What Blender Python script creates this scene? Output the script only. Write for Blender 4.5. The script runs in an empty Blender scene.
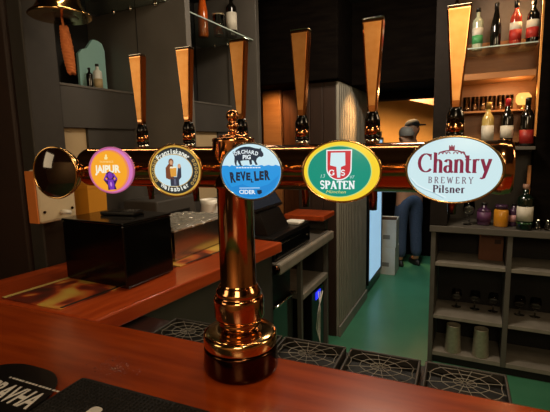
import bpy, bmesh, math, random
from mathutils import Vector, Matrix
from mathutils.geometry import tessellate_polygon
random.seed(7)
scn = bpy.context.scene
col = scn.collection
R = math.radians
PI = math.pi
TB = 23.6      # heading of the bar and the beer tower
TR = 25.5      # heading of the room behind it
TC = 31.0      # heading of the wooden side counter

# ------------------------------------------------------------------ camera
cd = bpy.data.cameras.new('camera'); cam = bpy.data.objects.new('camera', cd); col.objects.link(cam)
cd.sensor_fit = 'HORIZONTAL'; cd.sensor_width = 36.0; cd.lens = 36.0 * 420 / 550
cd.clip_start = 0.02; cd.clip_end = 60
cam.matrix_world = Matrix.Translation((0, 0, 1.57)) @ Matrix.Rotation(R(90 - 8.4), 4, 'X') @ Matrix.Rotation(R(-1.3), 4, 'Z')
scn.camera = cam
scn.view_settings.view_transform = 'Standard'; scn.view_settings.look = 'None'
scn.view_settings.exposure = 0.0; scn.view_settings.gamma = 1.0; scn.view_settings.use_curve_mapping = False

# ------------------------------------------------------------------ world and lights
w = bpy.data.worlds.new('world'); scn.world = w; w.use_nodes = True
w.node_tree.nodes['Background'].inputs[0].default_value = (1.0, 0.8, 0.6, 1)
w.node_tree.nodes['Background'].inputs[1].default_value = 0.012

def W(a, b, z, th=TR):
    t = R(th)
    return Vector((a * math.cos(t) + b * math.sin(t), -a * math.sin(t) + b * math.cos(t), z))

def area(name, p, tgt, size, power, color, size_y=None):
    l = bpy.data.lights.new(name, 'AREA'); l.energy = power; l.color = color
    l.size = size
    if size_y: l.shape = 'RECTANGLE'; l.size_y = size_y
    o = bpy.data.objects.new(name, l); col.objects.link(o)
    o.location = p; d = Vector(tgt) - Vector(p)
    o.rotation_euler = d.to_track_quat('-Z', 'Y').to_euler()
    return o
def spot(name, p, tgt, power, color, angle=60, blend=.6, rad=.05):
    l = bpy.data.lights.new(name, 'SPOT'); l.energy = power; l.color = color
    l.spot_size = R(angle); l.spot_blend = blend; l.shadow_soft_size = rad
    o = bpy.data.objects.new(name, l); col.objects.link(o)
    o.location = p; d = Vector(tgt) - Vector(p)
    o.rotation_euler = d.to_track_quat('-Z', 'Y').to_euler()
    return o
def point(name, p, power, color, rad=.04):
    l = bpy.data.lights.new(name, 'POINT'); l.energy = power; l.color = color; l.shadow_soft_size = rad
    o = bpy.data.objects.new(name, l); col.objects.link(o); o.location = p
    return o
WARM = (1.0, .74, .44); AMBER = (1.0, .58, .24); NEUT = (1.0, .82, .62); COOL = (.62, .86, 1.0)
# customer side lamps, with unseen lights added for the metal
area('lamp_customer_right', W(.25, -1.1, 2.35, TB), W(-.1, .9, 1.5, TB), .7, 17, WARM)
area('glint_strip', W(-.35, 1.12, 2.35, TB), W(-.35, 1.1, 1.0, TB), 1.9, 4.5, WARM, .03).rotation_euler = (0, 0, R(-TB))  # unseen strip added to lay a highlight along the crossbar
area('fill_left_handles', W(-1.75, -.55, 1.98, TB), W(-.62, .9, 1.72, TB), .6, 4, WARM)  # unseen light added so the left handle plates catch it
area('fill_front_wall', W(-.3, -1.6, 2.5, TB), W(-.3, -3.2, 1.4, TB), .4, 30, WARM)  # added wash on the wall behind the camera for the brass to mirror
area('fill_right_end', W(1.7, 1.5, 2.3, TB), W(.0, 1.0, 1.5, TB), .45, 9, WARM)  # unseen light added for bright handle edges and crossbar highlights
spot('lamp_over_bar', W(.15, .15, 2.58, TB), W(.0, .72, 1.08, TB), 25, WARM, 55, .9, .06)
# bartender side
spot('lamp_back_counter', W(-.85, 2.0, 2.58), W(-1.1, 1.6, 1.08), 9, WARM, 80, .8, .06)
spot('fill_left_wall', W(-.55, 1.55, 2.5), W(-1.75, 2.0, 1.75), 16, NEUT, 80, .9, .06)  # unseen spot added to lift the grey left wall
area('lamp_serving_area', W(-.45, 2.3, 2.58), W(-.5, 3.2, 0), .3, 19, NEUT)
spot('lamp_fluted_wall', W(-.50, 3.60, 1.985), W(-.95, 3.45, 1.74), 90, (1.0, .52, .2), 54, 1.0, .03)
spot('lamp_wood_wall', W(-1.45, 3.12, 2.02), W(-1.62, 3.4, 1.75), 12, AMBER, 80, .8, .04)
area('lamp_back_room', W(-1.0, 6.6, 2.5), W(-1.2, 7.7, 1.5), .5, 150, (1.0, .66, .32))
area('fill_passage', W(-.6, 4.7, 2.5), W(-.6, 4.9, 0), .3, 13, (.9, 1, .92))  # unseen light added to brighten the cartons
point('fill_left_bottles', W(-1.30, 2.35, 2.58), 2.2, NEUT, .05)  # unseen light added to brighten the bottles on the left glass shelf

# ------------------------------------------------------------------ materials
def lin(c):
    c /= 255.0
    return c / 12.92 if c <= .04045 else ((c + .055) / 1.055) ** 2.4
def rgb(r, g, b): return (lin(r), lin(g), lin(b), 1)
MATS = {}
def mat(name, c, rough=.5, metal=0, c2=None, scale=30, bump=0, coat=0, stretch=None, trans=0, emit=0, spec=.5, det=3):
    if name in MATS: return MATS[name]
    m = bpy.data.materials.new(name); m.use_nodes = True
    nt = m.node_tree; bs = nt.nodes['Principled BSDF']
    bs.inputs['Base Color'].default_value = rgb(*c)
    bs.inputs['Roughness'].default_value = rough; bs.inputs['Metallic'].default_value = metal
    bs.inputs['Coat Weight'].default_value = coat; bs.inputs['Coat Roughness'].default_value = .08
    bs.inputs['Transmission Weight'].default_value = trans
    bs.inputs['Specular IOR Level'].default_value = spec
    if emit:
        bs.inputs['Emission Color'].default_value = rgb(*c); bs.inputs['Emission Strength'].default_value = emit
    tc = nt.nodes.new('ShaderNodeTexCoord'); mp = nt.nodes.new('ShaderNodeMapping')
    nt.links.new(tc.outputs['Object'], mp.inputs['Vector'])
    if stretch: mp.inputs['Scale'].default_value = stretch
    nz = nt.nodes.new('ShaderNodeTexNoise'); nz.inputs['Scale'].default_value = scale; nz.inputs['Detail'].default_value = det
    nt.links.new(mp.outputs['Vector'], nz.inputs['Vector'])
    if c2:
        rp = nt.nodes.new('ShaderNodeValToRGB')
        rp.color_ramp.elements[0].position = .32; rp.color_ramp.elements[1].position = .68
        rp.color_ramp.elements[0].color = rgb(*c); rp.color_ramp.elements[1].color = rgb(*c2)
        nt.links.new(nz.outputs['Fac'], rp.inputs['Fac']); nt.links.new(rp.outputs['Color'], bs.inputs['Base Color'])
    if bump:
        bp = nt.nodes.new('ShaderNodeBump'); bp.inputs['Strength'].default_value = bump; bp.inputs['Distance'].default_value = .002
        nt.links.new(nz.outputs['Fac'], bp.inputs['Height']); nt.links.new(bp.outputs['Normal'], bs.inputs['Normal'])
    MATS[name] = m
    return m
def glow(name, c, s=1.0):
    """printed face of a backlit badge / a lamp"""
    if name in MATS: return MATS[name]
    m = bpy.data.materials.new(name); m.use_nodes = True
    bs = m.node_tree.nodes['Principled BSDF']
    bs.inputs['Base Color'].default_value = (.02, .02, .02, 1); bs.inputs['Roughness'].default_value = .25
    bs.inputs['Specular IOR Level'].default_value = .2
    bs.inputs['Emission Color'].default_value = rgb(*c); bs.inputs['Emission Strength'].default_value = s
    MATS[name] = m
    return m
def G(r, g, b, s=.95): return glow('print_%d_%d_%d' % (r, g, b), (r, g, b), s)

copper = mat('polished_copper', (206, 150, 104), .12, 1, (192, 132, 86), 14)
brass = mat('polished_brass', (222, 182, 124), .13, 1, (206, 162, 104), 14)
gold = mat('satin_gold', (206, 152, 92), .36, 1, (194, 136, 76), 40)
bronze = mat('dark_bronze', (74, 46, 28), .16, 1, (60, 36, 22), 20)
chrome = mat('chrome', (215, 210, 200), .10, 1)
steel = mat('brushed_steel', (205, 198, 184), .42, 1, (185, 178, 166), 60, stretch=(1, 1, .05))
blackp = mat('black_plastic', (14, 13, 13), .32)
blackg = mat('black_gloss', (6, 6, 6), .16, coat=.15, spec=.35)
traysteel = mat('catering_steel', (196, 186, 170), .22, 1, (180, 170, 154), 30, stretch=(1, .1, 1))
rubber = mat('black_rubber', (20, 19, 18), .55, c2=(28, 26, 25), scale=80)
barwood = mat('red_bar_wood', (124, 43, 9), .27, c2=(150, 59, 13), scale=4, stretch=(1, 9, 9), coat=.12, bump=.05, det=6)
counterwood = mat('orange_counter_wood', (152, 56, 20), .28, c2=(178, 74, 30), scale=5, stretch=(8, 1, 8), coat=.35, bump=.05, det=6)
greypaint = mat('grey_paint', (84, 80, 75), .42, c2=(92, 88, 82), scale=6)
darkgrey = mat('dark_grey_paint', (58, 55, 52), .5, c2=(64, 61, 57), scale=6)
shelfgrey = mat('shelf_grey_paint', (78, 74, 68), .5, c2=(88, 84, 77), scale=8)
shelfboard = mat('shelf_board', (122, 116, 106), .5, c2=(136, 130, 119), scale=12)
blackin = mat('cabinet_interior', (15, 14, 13), .7, c2=(19, 18, 17), scale=8)
tan = mat('tan_panel', (176, 154, 118), .45, c2=(186, 164, 128), scale=5)
brownwall = mat('brown_wall', (46, 27, 17), .6, c2=(40, 23, 15), scale=5)
redwood = mat('panel_wood', (120, 72, 40), .45, c2=(94, 54, 30), scale=6, stretch=(12, 12, .7), det=5)
amberwood = mat('amber_wood', (176, 118, 66), .4, c2=(158, 102, 54), scale=5, stretch=(1, 8, 8), det=5)
flutem = mat('fluted_grey', (126, 122, 110), .5, c2=(134, 130, 118), scale=10)
floorm = mat('green_floor', (62, 122, 92), .30, c2=(70, 132, 100), scale=3, bump=.03)
ceilm = mat('dark_ceiling', (19, 16, 14), .8, c2=(23, 20, 17), scale=3)
beamm = mat('dark_beam', (10, 7, 6), .85, spec=.03, c2=(17, 13, 10), scale=6, stretch=(1, 6, 6))
plaster = mat('warm_plaster', (196, 160, 120), .8, c2=(186, 150, 110), scale=4)
orangewall = mat('back_room_wall', (220, 160, 84), .8, c2=(206, 146, 74), scale=3)
white = mat('white_plastic', (222, 218, 208), .4)
cream = mat('cream_plastic', (214, 196, 164), .45, c2=(204, 186, 154), scale=12)
orangep = mat('orange_plastic', (206, 120, 56), .45)
amberp = mat('amber_lit_surface', (206, 140, 40), .4)  # amber light on a surface, put into the colour
carton = mat('white_carton', (206, 202, 192), .7, c2=(196, 192, 182), scale=10)
cardboard = mat('cardboard', (112, 72, 50), .8, c2=(102, 64, 44), scale=14)
glassm = mat('clear_glass', (245, 248, 246), .02, trans=1)
shelfglass = mat('shelf_glass', (205, 225, 215), .03, trans=1)
glassedge = mat('glass_edge', (176, 196, 186), .3)
film = mat('cling_film', (235, 232, 222), .12, trans=.75, bump=.5, scale=30)
darkglass = mat('dark_bottle_glass', (16, 14, 10), .06, coat=.5)
greenglass = mat('green_bottle_glass', (30, 66, 34), .06, coat=.5)
palewine = mat('pale_wine_glass', (196, 168, 96), .06, coat=.5)
amberglass = mat('amber_liquid', (206, 92, 28), .07, coat=.5)
pinkglass = mat('rose_glass', (170, 60, 44), .07, coat=.5)
purpleglass = mat('purple_bottle', (58, 34, 60), .12, coat=.4)
labelw = mat('paper_label', (206, 200, 184), .6)
labelgreen = mat('green_label', (70, 150, 90), .55)
labelred = mat('red_label', (176, 44, 34), .55)
capred = mat('red_foil', (170, 32, 40), .3)
capblack = mat('black_foil', (18, 16, 16), .3)
teal = mat('pale_teal_reflection', (150, 196, 192), .3)  # bluish reflection put into the colour
rope = mat('orange_rope', (206, 120, 62), .8, c2=(188, 100, 48), scale=60, bump=.4)
denim = mat('blue_denim', (72, 88, 118), .85, c2=(58, 74, 104), scale=60)
cloth = mat('dark_cloth', (20, 20, 24), .85)
skin = mat('skin', (196, 140, 108), .5)
hairg = mat('short_grey_hair', (122, 108, 96), .7, c2=(104, 90, 80), scale=80)
shoe = mat('dark_shoe', (26, 24, 24), .5)
whitemark = mat('white_print', (206, 202, 196), .6)
paper = mat('white_paper', (226, 222, 212), .7)

# ------------------------------------------------------------------ mesh builder
class MB:
    def __init__(s): s.v = []; s.f = []; s.m = []; s.sm = []; s.mats = []
    def mi(s, m):
        if m not in s.mats: s.mats.append(m)
        return s.mats.index(m)
    def add(s, vs, fs, m, smooth=False, M=None):
        o = len(s.v); i = s.mi(m)
        for p in vs:
            p = Vector(p)
            s.v.append(M @ p if M is not None else p)
        for f in fs:
            s.f.append([o + k for k in f]); s.m.append(i); s.sm.append(smooth)
        return s
    def box(s, x0, x1, y0, y1, z0, z1, m, M=None):
        vs = [(x0, y0, z0), (x1, y0, z0), (x1, y1, z0), (x0, y1, z0), (x0, y0, z1), (x1, y0, z1), (x1, y1, z1), (x0, y1, z1)]
        return s.add(vs, [(3, 2, 1, 0), (4, 5, 6, 7), (0, 1, 5, 4), (1, 2, 6, 5), (2, 3, 7, 6), (3, 0, 4, 7)], m, False, M)
    def bbox(s, x0, x1, y0, y1, z0, z1, m, r=.004, M=None):
        """box with chamfered edges"""
        r = min(r, (x1 - x0) / 2.01, (y1 - y0) / 2.01, (z1 - z0) / 2.01)
        bm = bmesh.new()
        bmesh.ops.create_cube(bm, size=1)
        for v in bm.verts:
            v.co = Vector(((x0 + x1) / 2 + v.co.x * (x1 - x0), (y0 + y1) / 2 + v.co.y * (y1 - y0), (z0 + z1) / 2 + v.co.z * (z1 - z0)))
        bmesh.ops.bevel(bm, geom=list(bm.edges), offset=r, segments=2, affect='EDGES', profile=.5)
        bm.verts.index_update()
        s.add([v.co.copy() for v in bm.verts], [[v.index for v in f.verts] for f in bm.faces], m, False, M)
        bm.free(); return s
    def lathe(s, prof, m, n=32, M=None, mfn=None, sx=1, sy=1, smooth=True):
        """profile (r, z) turned about z; mats by ring via mfn(k)"""
        k = len(prof); vs = []
        for (r, z) in prof:
            for j in range(n):
                a = 2 * PI * j / n; vs.append((r * math.cos(a) * sx, r * math.sin(a) * sy, z))
        for i in range(k - 1):
            fs = [(i * n + j, i * n + (j + 1) % n, (i + 1) * n + (j + 1) % n, (i + 1) * n + j) for j in range(n)]
            base = len(s.v)
            mm = mfn(i) if mfn else m
            idx = s.mi(mm)
            if i == 0:
                for p in vs:
                    p = Vector(p); s.v.append(M @ p if M is not None else p)
                b0 = base
            for f in fs:
                s.f.append([b0 + q for q in f]); s.m.append(idx); s.sm.append(smooth)
        if prof[0][0] > 1e-6: s.f.append([b0 + j for j in range(n)][::-1]); s.m.append(s.mi(mfn(0) if mfn else m)); s.sm.append(False)
        if prof[-1][0] > 1e-6: s.f.append([b0 + (k - 1) * n + j for j in range(n)]); s.m.append(s.mi(mfn(k - 2) if mfn else m)); s.sm.append(False)
        return s
    def tube(s, pts, r, m, n=8, closed=False, M=None):
        pts = [Vector(p) for p in pts]; k = len(pts); vs = []
        for i, p in enumerate(pts):
            if closed: d = pts[(i + 1) % k] - pts[i - 1]
            else: d = pts[min(i + 1, k - 1)] - pts[max(i - 1, 0)]
            d.normalize()
            u = d.cross(Vector((0, 0, 1)))
            if u.length < 1e-3: u = d.cross(Vector((0, 1, 0)))
            u.normalize(); q = d.cross(u)
            rr = r[i] if isinstance(r, (list, tuple)) else r
            for j in range(n):
                a = 2 * PI * j / n; vs.append(p + u * (rr * math.cos(a)) + q * (rr * math.sin(a)))
        fs = []
        for i in range(k if closed else k - 1):
            i2 = (i + 1) % k
            for j in range(n): fs.append((i * n + j, i * n + (j + 1) % n, i2 * n + (j + 1) % n, i2 * n + j))
        if not closed: fs.append([j for j in range(n)][::-1]); fs.append([(k - 1) * n + j for j in range(n)])
        return s.add(vs, fs, m, True, M)
    def prism(s, poly, z0, z1, m, M=None):
        n = len(poly)
        vs = [(x, y, z0) for x, y in poly] + [(x, y, z1) for x, y in poly]
        return s.add(vs, [list(range(n))[::-1], list(range(n, 2 * n))] + [(i, (i + 1) % n, n + (i + 1) % n, n + i) for i in range(n)], m, False, M)
    def build(s, name, parent=None, loc=(0, 0, 0), rz=0, rot=None):
        me = bpy.data.meshes.new(name)
        me.from_pydata([tuple(v) for v in s.v], [], s.f)
        for mm in s.mats: me.materials.append(mm)
        me.polygons.foreach_set('material_index', s.m); me.polygons.foreach_set('use_smooth', s.sm)
        me.update()
        if not any(len(set(f)) != len(f) for f in s.f):
            bm = bmesh.new(); bm.from_mesh(me); bmesh.ops.recalc_face_normals(bm, faces=bm.faces); bm.to_mesh(me); bm.free()
        o = bpy.data.objects.new(name, me); col.objects.link(o)
        o.location = loc; o.rotation_euler = rot if rot else (0, 0, rz)
        if parent is not None: o.parent = parent
        return o
def tag(o, label, cat, group=None, kind=None):
    o['label'] = label; o['category'] = cat
    if group: o['group'] = group
    if kind: o['kind'] = kind
    return o
def thing(name, label, cat, a, b, z, th=TR, group=None, extra=0):
    o = bpy.data.objects.new(name, None); col.objects.link(o); o.empty_display_size = .05
    o.location = W(a, b, z, th); o.rotation_euler = (0, 0, R(-th + extra))
    return tag(o, label, cat, group)
def struct(name, mb, th=TR, parent=None):
    o = mb.build(name, parent, rz=R(-th) if parent is None else 0)
    if parent is None: o['kind'] = 'structure'
    return o
def place(o, a, b, z, th=TR, extra=0):
    o.location = W(a, b, z, th); o.rotation_euler = (0, 0, R(-th + extra)); return o
def dup(root, a, b, z, th, label, group=None, extra=0):
    r = root.copy(); col.objects.link(r); place(r, a, b, z, th, extra); r['label'] = label
    if group: r['group'] = group
    for ch in list(root.children):
        c = ch.copy(); col.objects.link(c); c.parent = r
        for g in list(ch.children):
            d = g.copy(); col.objects.link(d); d.parent = c
    return r

# ------------------------------------------------------------------ the setting
CEIL = 2.66
struct('floor', MB().box(-5, 4, -3.5, 9, -.05, 0, floorm))
struct('ceiling', MB().box(-5, 4, -3.5, 9, CEIL, CEIL + .05, ceilm))
struct('wall_front', MB().box(-4.1, 2.4, -3.3, -3.2, 0, CEIL, plaster))
struct('wall_right', MB().box(2.4, 2.5, -3.2, 8.2, 0, CEIL, plaster))
struct('wall_outer', MB().box(-4.2, -4.1, -3.2, 8.2, 0, CEIL, brownwall))
struct('wall_back', MB().box(-4.1, 2.4, 8.0, 8.1, 0, CEIL, orangewall))
# brown pier on the customer side, left of the counter
struct('trim_1', MB().bbox(-3.2, -1.70, 1.12, 1.30, 0, CEIL - .002, brownwall, .01))
# grey wall with a ledge and two shelf bays above it
wl = MB()
wl.box(-1.95, -1.65, 1.29, 2.75, 1.665, 1.845, darkgrey)          # band under the bays, its top is the ledge
wl.bbox(-1.95, -1.645, 1.29, 2.75, 1.845, 1.857, greypaint, .003)
wl.box(-1.95, -1.67, 1.29, 1.295, 0, 1.665, darkgrey)
for (b0, b1) in ((1.45, 2.30), (2.58, 2.75)): wl.box(-1.95, -1.665, b0, b1, 0, 1.665, darkgrey)
wl.box(-1.95, -1.68, 1.295, 1.45, 0, 1.2, darkgrey); wl.box(-1.95, -1.68, 2.30, 2.58, 0, 1.2, darkgrey)
wl.box(-2.0, -1.95, 1.29, 2.75, 0, CEIL, blackin)                  # back of the bays
wl.box(-1.95, -1.35, 1.76, 2.78, 2.62, CEIL - .001, blackin)
struct('wall_left', wl)
struct('trim_2', MB().box(-1.95, -1.68, 1.296, 1.449, 1.201, 1.664, tan))
struct('trim_3', MB().box(-1.95, -1.68, 2.301, 2.579, 1.201, 1.664, tan))
struct('trim_4', MB().bbox(-1.949, -1.29, 1.75, 1.79, 1.56, CEIL - .002, greypaint, .003).box(-1.601, -1.597, 1.7485, 1.752, 1.86, CEIL - .01, blackin))
struct('trim_5', MB().bbox(-1.949, -1.43, 2.752, 2.80, 1.0, CEIL - .002, greypaint, .003).bbox(-1.66, -1.425, 2.744, 2.757, 1.0, CEIL - .003, greypaint, .003))
struct('trim_6', MB().bbox(-1.78, -1.62, 1.14, 1.288, 0, CEIL - .002, mat('pier_grey', (46, 42, 38), .55, c2=(50, 46, 42)), .006))
# boarded wall behind the serving area
ww = MB()
a = -2.0; k = 0
widths = [.16, .13, .18, .165, .15, .12, .17, .13]
while a < -.99:
    wd = widths[k % len(widths)]; a1 = min(a + wd, -.975)
    ww.bbox(a + .002, a1 - .002, 3.40 + (.012 if k % 2 else 0), 3.458, 0, 2.028, redwood, .004)
    a = a1; k += 1
ww.box(-3.2, -.96, 3.46, 3.5, 0, CEIL - .003, beamm)
struct('wall_boarded', ww)
struct('trim_7', MB().bbox(-1.70, -1.53, 3.36, 3.398, 0, 2.028, amberwood, .004))
struct('trim_8', MB().bbox(-2.4, -.93, 3.06, 3.46, 2.03, CEIL - .003, beamm, .01))
# fluted wall that turns the corner into the passage
fl = MB()
boards = mat('dark_brown_boards', (50, 32, 22), .5, c2=(40, 25, 17), scale=6, stretch=(14, 14, .6))
for q in range(3): fl.bbox(-1.28 + .105 * q + .001, -1.28 + .105 * (q + 1) - .001, 3.13, 3.16, 0, 2.025, boards, .004)
fl.box(-1.0, -.965, 3.16, 4.08, 0, 2.025, flutem)
b = 3.14
while b < 4.06:
    fl.add([(-.965, b, 0), (-.945, b + .008, 0), (-.945, b + .034, 0), (-.965, b + .042, 0), (-.965, b, 2.025), (-.945, b + .008, 2.025), (-.945, b + .034, 2.025), (-.965, b + .042, 2.025)],
           [(0, 1, 5, 4), (1, 2, 6, 5), (2, 3, 7, 6), (4, 5, 6, 7)], flutem)
    b += .05
struct('wall_fluted', fl)
struct('baseboard_passage', MB().bbox(-.944, -.93, 3.13, 4.08, 0, .09, shelfboard, .004))
struct('trim_9', MB().box(-1.1, -.14, 4.12, 4.3, 1.96, CEIL - .003, beamm).box(-.96, -.14, 3.46, 4.12, 2.03, CEIL - .004, beamm))
struct('wall_passage', MB().box(-1.75, -1.7, 4.2, 8.0, 0, CEIL - .003, brownwall))
struct('trim_11', MB().box(-1.69, -.21, 5.95, 6.05, 0, 1.0, beamm))  # dark low block added to hide the lit wall and legs behind
struct('wall_passage_right', MB().box(-.2, -.14, 3.42, 8.0, 0, CEIL - .003, beamm))
struct('trim_10', MB().add([(-1.6, 6.9, 2.38), (-.2, 6.9, 1.98), (-.2, 7.2, 1.98), (-1.6, 7.2, 2.38), (-1.6, 6.9, 2.6), (-.2, 6.9, 2.6), (-.2, 7.2, 2.6), (-1.6, 7.2, 2.6)],
       [(3, 2, 1, 0), (4, 5, 6, 7), (0, 1, 5, 4), (1, 2, 6, 5), (2, 3, 7, 6), (3, 0, 4, 7)], redwood))

# ------------------------------------------------------------------ main bar and side counter
def rounded(x0, x1, y0, y1, r, n=8):
    p = []
    for cx, cy, a0 in ((x1 - r, y1 - r, 0), (x0 + r, y1 - r, 90), (x0 + r, y0 + r, 180), (x1 - r, y0 + r, 270)):
        for i in range(n + 1):
            t = R(a0 + 90 * i / n); p.append((cx + r * math.cos(t), cy + r * math.sin(t)))
    return p
bar = thing('bar_counter', 'long polished red wooden bar counter in the foreground', 'bar counter', 0, .5, 0, TB)
MB().bbox(-1.75, 1.5, -.30, .345, 1.03, 1.08, barwood, .012).build('worktop', bar)
MB().box(-1.7, 1.45, -.18, .28, 0, 1.03, beamm).build('front_panel', bar)
MB().bbox(-1.02, .125, .347, .535, 1.0, 1.018, blackp, .003).build('drip_shelf', bar)

sc = thing('side_counter', 'orange-red wooden side counter running back from the bar at left', 'counter', -1.3, 1.3, 0, TC)
CW = MB()
# frame TC: front edge a=-1.045, starts where the bar ends
def bar_to(a, b, z, root_a, root_b, th):      # bar frame -> local of a thing with heading th
    p = W(a, b, z, TB) - W(root_a, root_b, 0, th); t = R(th)
    return (p.x * math.cos(t) - p.y * math.sin(t), p.x * math.sin(t) + p.y * math.cos(t))
p0 = bar_to(-.88, .849, 0, -1.3, 1.3, TC); p1 = bar_to(-1.62, .849, 0, -1.3, 1.3, TC)
f0 = .255 ; endb = .50
s_ = (f0 - p0[0])
def on_edge(x): return p0[1] + (x - p0[0]) * (p1[1] - p0[1]) / (p1[0] - p0[0])
CW.prism([(f0, on_edge(f0)), (f0, endb), (-.42, endb), (-.42, on_edge(-.42) + .12), (-.32, on_edge(-.32))], 1.025, 1.077, counterwood)
o = CW.build('worktop', sc)
bv = o.modifiers.new('bevel', 'BEVEL'); bv.width = .006; bv.segments = 2
MB().prism([(f0 - .05, on_edge(f0 - .05)), (f0 - .05, endb - .02), (f0 - .09, endb - .02), (f0 - .09, on_edge(f0 - .09))], 0, 1.025, darkgrey).build('front_panel', sc)
MB().box(-.36, f0 - .05, endb - .05, endb - .02, 0, 1.025, darkgrey).build('end_panel', sc)

# printed bar runners on the side counter
def runner_mat(name, seed):
    m = bpy.data.materials.new(name); m.use_nodes = True; nt = m.node_tree; bs = nt.nodes['Principled BSDF']
    bs.inputs['Roughness'].default_value = .35
    tc = nt.nodes.new('ShaderNodeTexCoord'); mp = nt.nodes.new('ShaderNodeMapping'); mp.inputs['Location'].default_value = (seed, seed * .7, 0)
    nz = nt.nodes.new('ShaderNodeTexNoise'); nz.inputs['Scale'].default_value = 6.5; nz.inputs['Detail'].default_value = 1.5; nz.inputs['Distortion'].default_value = 1.1
    rp = nt.nodes.new('ShaderNodeValToRGB'); cr = rp.color_ramp
    cr.elements[0].position = .30; cr.elements[0].color = rgb(70, 40, 34)
    cr.elements[1].position = .66; cr.elements[1].color = rgb(214, 180, 84)
    for p, c in ((.44, (120, 44, 30)), (.50, (186, 84, 40)), (.56, (206, 150, 70))):
        e = cr.elements.new(p); e.color = rgb(*c)
    nt.links.new(tc.outputs['Object'], mp.inputs['Vector']); nt.links.new(mp.outputs['Vector'], nz.inputs['Vector'])
    nt.links.new(nz.outputs['Fac'], rp.inputs['Fac']); nt.links.new(rp.outputs['Color'], bs.inputs['Base Color'])
    return m
rm = runner_mat('runner_print', 3.1)
def runner(a0, a1, b0, b1, label, cutx=None):
    th = TC; ca, cb = (a0 + a1) / 2, (b0 + b1) / 2
    mb = MB(); x0, x1, y0, y1 = a0 - ca, a1 - ca, b0 - cb, b1 - cb
    q = [(x0, y0), (x1, y0), (x1, y1), (x0, y1)]
    if cutx is not None: q[1] = (x1, y0 + cutx)
    mb.prism(q, 0, .0035, rm)
    o = mb.build('bar_runner'); place(o, ca, cb, 1.078, TC)
    tag(o, label, 'bar mat', 'printed bar runners'); 
    bmx = MB()
    for (u0, u1, v0, v1) in ((x0, x0 + .018, y0, y1), (x1 - .012, x1, y0, y1)):
        bmx.box(u0, u1, v0 + (.004 if u0 < 0 else .04), v1, .0036, .0042, mat('runner_border', (206, 184, 110), .4) if u0 < 0 else rubber)
    bmx.build('border', o)
    return o
runner(-1.49, -1.212, .682, 1.22, 'yellow and brown printed bar runner sticking out from under the black box', cutx=.035)
runner(-1.49, -1.20, 1.23, 1.74, 'yellow and brown printed bar runner under the steel tray')
rm2 = None

# ------------------------------------------------------------------ drip trays
def drip_tray():
    t = thing('drip_tray', '', 'drip tray', 0, 0, 0, TB, 'drip trays behind the bar')
    w, d, h = .172, .126, .028
    b = MB(); trayblack = mat('tray_black', (7, 7, 7), .5, spec=.25)
    b.box(-w / 2, w / 2, -d / 2, d / 2, 0, .004, trayblack)
    for (x0, x1, y0, y1) in ((-w / 2, w / 2, -d / 2, -d / 2 + .006), (-w / 2, w / 2, d / 2 - .006, d / 2), (-w / 2, -w / 2 + .006, -d / 2 + .006, d / 2 - .006), (w / 2 - .006, w / 2, -d / 2 + .006, d / 2 - .006)):
        b.bbox(x0, x1, y0, y1, .004, h, mat('tray_rim', (40, 38, 35), .45), .002)
    b.build('tray', t)
    g = MB(); gm = mat('grille_wire', (128, 124, 116), .45, .2)
    W2, D2 = w / 2 - .006, d / 2 - .006
    def lim(a):       # distance to the rectangle edge
        c, s2 = abs(math.cos(a)), abs(math.sin(a))
        return min(W2 / c if c > 1e-6 else 9, D2 / s2 if s2 > 1e-6 else 9)
    N = 12
    for i in range(N):
        a = 2 * PI * (i + .5) / N; L = lim(a)
        g.tube([(.004 * math.cos(a), .004 * math.sin(a), h - .004), (L * math.cos(a), L * math.sin(a), h - .004)], .0008, gm, 5)
    for f in (.30, .62, .92):
        pts = []
        for i in range(N):
            a = 2 * PI * (i + .5) / N
            rr = min(lim(a), (W2 * D2) / math.sqrt((D2 * math.cos(a)) ** 2 + (W2 * math.sin(a)) ** 2) * (1.0 if f < .9 else 1.16)) * f
            a2 = 2 * PI * (i + 1) / N
            rr2 = min(lim(a2), (W2 * D2) / math.sqrt((D2 * math.cos(a2)) ** 2 + (W2 * math.sin(a2)) ** 2) * (1.0 if f < .9 else 1.16)) * f * .965
            pts.append((rr * math.cos(a), rr * math.sin(a), h - .004)); pts.append((rr2 * math.cos(a2), rr2 * math.sin(a2), h - .004))
        g.tube(pts, .0008, gm, 5, closed=True)
    g.build('grille', t)
    return t
tr = drip_tray()
spots_ = [(-.865 + .175 * 1 - .005, 'black drip tray with wire web grille, furthest left beside the side counter'),
          (-.512, 'black drip tray with wire web grille, just left of the brass column base'),
          (-.333, 'black drip tray with wire web grille, just right of the brass column base'),
          (-.150, 'black drip tray with wire web grille, second from the right end of the bar'),
          (.032, 'black drip tray with wire web grille, rightmost of the row below the steel cups')]
for i, (a, lb) in enumerate(spots_):
    if i == 0: place(tr, a, .944, 1.019, TB); tr['label'] = lb
    else: dup(tr, a, .944, 1.019, TB, lb)

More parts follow.
